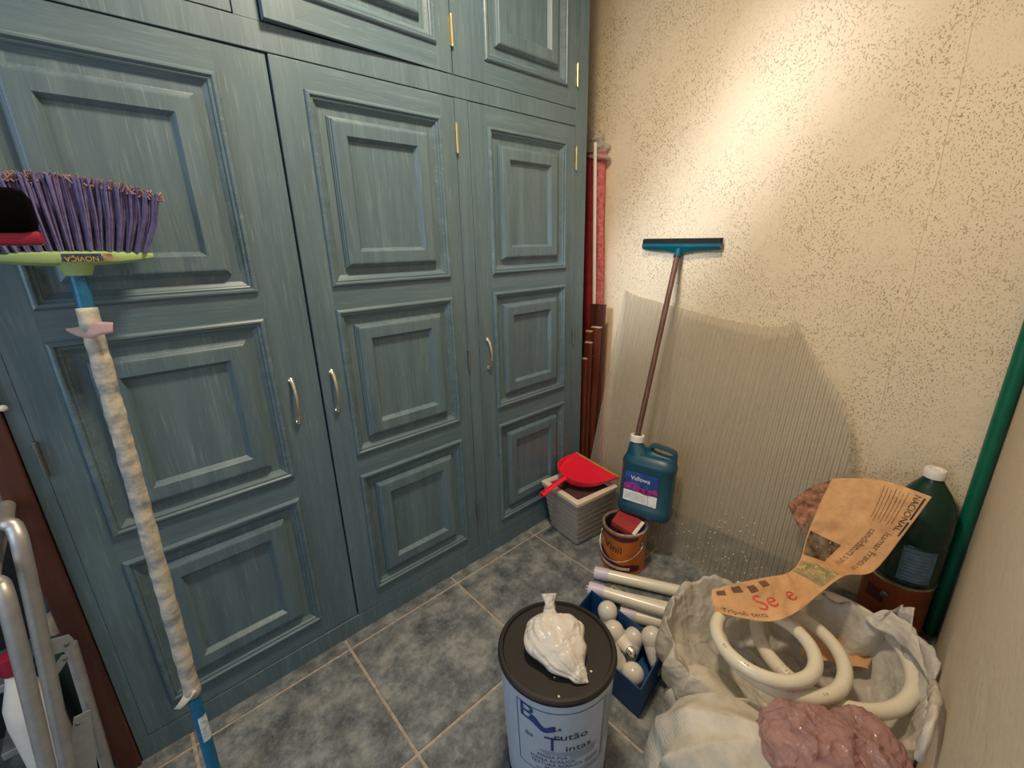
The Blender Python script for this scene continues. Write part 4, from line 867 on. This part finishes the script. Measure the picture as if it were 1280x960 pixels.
# ---------------------------------------------------------------- black-faced brush at the left edge
kc = at(-30, 268, 1, -0.20)
kb = thing('black_brush', 'black rounded brush head with crimson rim at the far left, beside the purple bristles', 'brush', (kc.x, kc.y, 0))
e1_ = at(45, 268, 1, -0.20)
hwk = (e1_-kc).dot(Vector((1, 0, 0)))
zt, zb = at(20, 236, 1, -0.20).z, at(20, 294, 1, -0.20).z
obj('face', move(box(kc.x-0.14, e1_.x, -0.235, -0.185, zb, zt, 0.018), (0, 0, 0)), simple('matt_black', (0.002, 0.002, 0.002), 1.0, spec=0.05), kb, smooth='auto')
cz = at(20, 299, 1, -0.19).z
obj('base', box(kc.x-0.14, at(56, 299, 1, -0.185).x, -0.225, -0.165, cz-0.010, zb+0.006, 0.006), CRIM, kb, smooth='auto')
obj('pole', rod((kc.x-0.10, -0.19, cz-0.008), (kc.x-0.75, -0.26, 0.014), 0.012, 14), CRIM, kb, smooth='auto')
# ---------------------------------------------------------------- folded stepladder and clutter in the dark recess
ld = thing('stepladder', 'folded aluminium stepladder standing in the dark recess left of the wardrobe', 'stepladder', (-0.72, 0.0, 0))
def rail(top, bot, yb, r=0.0135):
    t, b = Vector(top), Vector(bot); bk = Vector((t.x-0.01, yb, t.z))
    pts = [b, b.lerp(t, 0.5), b.lerp(t, 0.93), t+Vector((-0.004, 0.020, 0.018)), Vector((t.x-0.02, t.y+0.07, t.z+0.028)), Vector((t.x-0.03, yb-0.06, t.z+0.026)), Vector((t.x-0.03, yb, t.z-0.03)), Vector((b.x-0.02, yb, 0.004))]
    return sweep(smooth_path(pts, 8), r, 14)
def ground(a, b): d = b-a; return a+d*((0.004-a.z)/d.z)
for (ut, vt), (ub, vb), y in (((25, 675), (84, 955), -0.13), ((8, 748), (58, 955), -0.20)):
    A, B = at(ut, vt, 1, y), at(ub, vb, 1, y+0.02); obj('rail', rail(A, ground(A, B), 0.30), ALU, ld, smooth='auto')
A, B = at(88, 805, 1, -0.05), at(112, 885, 1, -0.05)
obj('rear_leg', rod(ground(A, B), A, 0.012, 14), ALU, ld, smooth='auto')
def plate(pts, y, th=0.004):
    q = [at(u, v, 1, y) for u, v in pts]; n = len(q); V = q+[p+Vector((0, th, 0)) for p in q]
    return V, [list(range(n)), [n+k for k in range(n)][::-1]]+[[k, (k+1) % n, n+(k+1) % n, n+k] for k in range(n)]
for pts in ([(58, 802), (86, 794), (92, 800), (90, 812), (60, 820)], [(77, 820), (86, 818), (84, 826), (60, 862), (52, 858)], [(92, 898), (113, 888), (115, 905), (122, 962), (86, 962)]):
    o = obj('bracket', plate(pts, -0.085), ALU, ld)
    u, v = pts[-1] if len(pts) < 5 else ((83, 806) if pts[0][0] == 58 else (81, 824) if pts[0][0] == 77 else (97, 905))
    pq = at(u, v, 1, -0.086); obj('rivet', xf(lathe([(0.005, 0), (0.004, 0.002), (0.001, 0.003)], 12), Matrix.Translation(pq) @ Matrix.Rotation(math.pi/2, 4, 'X')), OLDMETAL, o)
for k in range(3):
    z = 0.12+0.19*k; obj('step', box(-0.80, -0.70, 0.12, 0.27, z, z+0.022, 0.003), ALU, ld)
def bottle(u, v, y, s, mat, capm, label):
    t = at(u, v, 1, y); h = t.z; r = thing('plastic_bottle', label, 'bottle', (t.x, y, 0), 'bottles in the dark recess'); Tm = Matrix.Translation((t.x, y, 0.001))
    obj('body', xf(lathe([(0.034*s, 0), (0.04*s, 0.006), (0.04*s, h*0.62), (0.036*s, h*0.72), (0.018*s, h*0.85), (0.014*s, h*0.90)], 24), Tm), mat, r, smooth='auto')
    obj('cap', xf(lathe([(0.017*s, h*0.90), (0.018*s, h*0.91), (0.017*s, h*0.995), (0.012*s, h)], 18), Tm), capm, r, smooth='auto'); return r
bottle(8, 820, 0.02, 1.1, WHITEP, CRIM, 'white bottle with crimson cap behind the ladder rails at the left edge')
bottle(66, 768, 0.10, 1.2, simple('dark_green_grime', (0.03, 0.07, 0.055), 0.5), simple('tan_cap', (0.5, 0.33, 0.22), 0.6), 'dark green bottle with tan cap behind the ladder brackets')
kn = at(4, 510, 1, -0.014)
tag(obj('round_catch', xf(lathe([(0.006, 0), (0.007, 0.002), (0.004, 0.005), (0.001, 0.006)], 14), Matrix.Translation(kn) @ Matrix.Rotation(math.pi/2, 4, 'X')), WHITEP, smooth=True), 'tiny white button fixed to the dark brown post at the left edge', 'button')
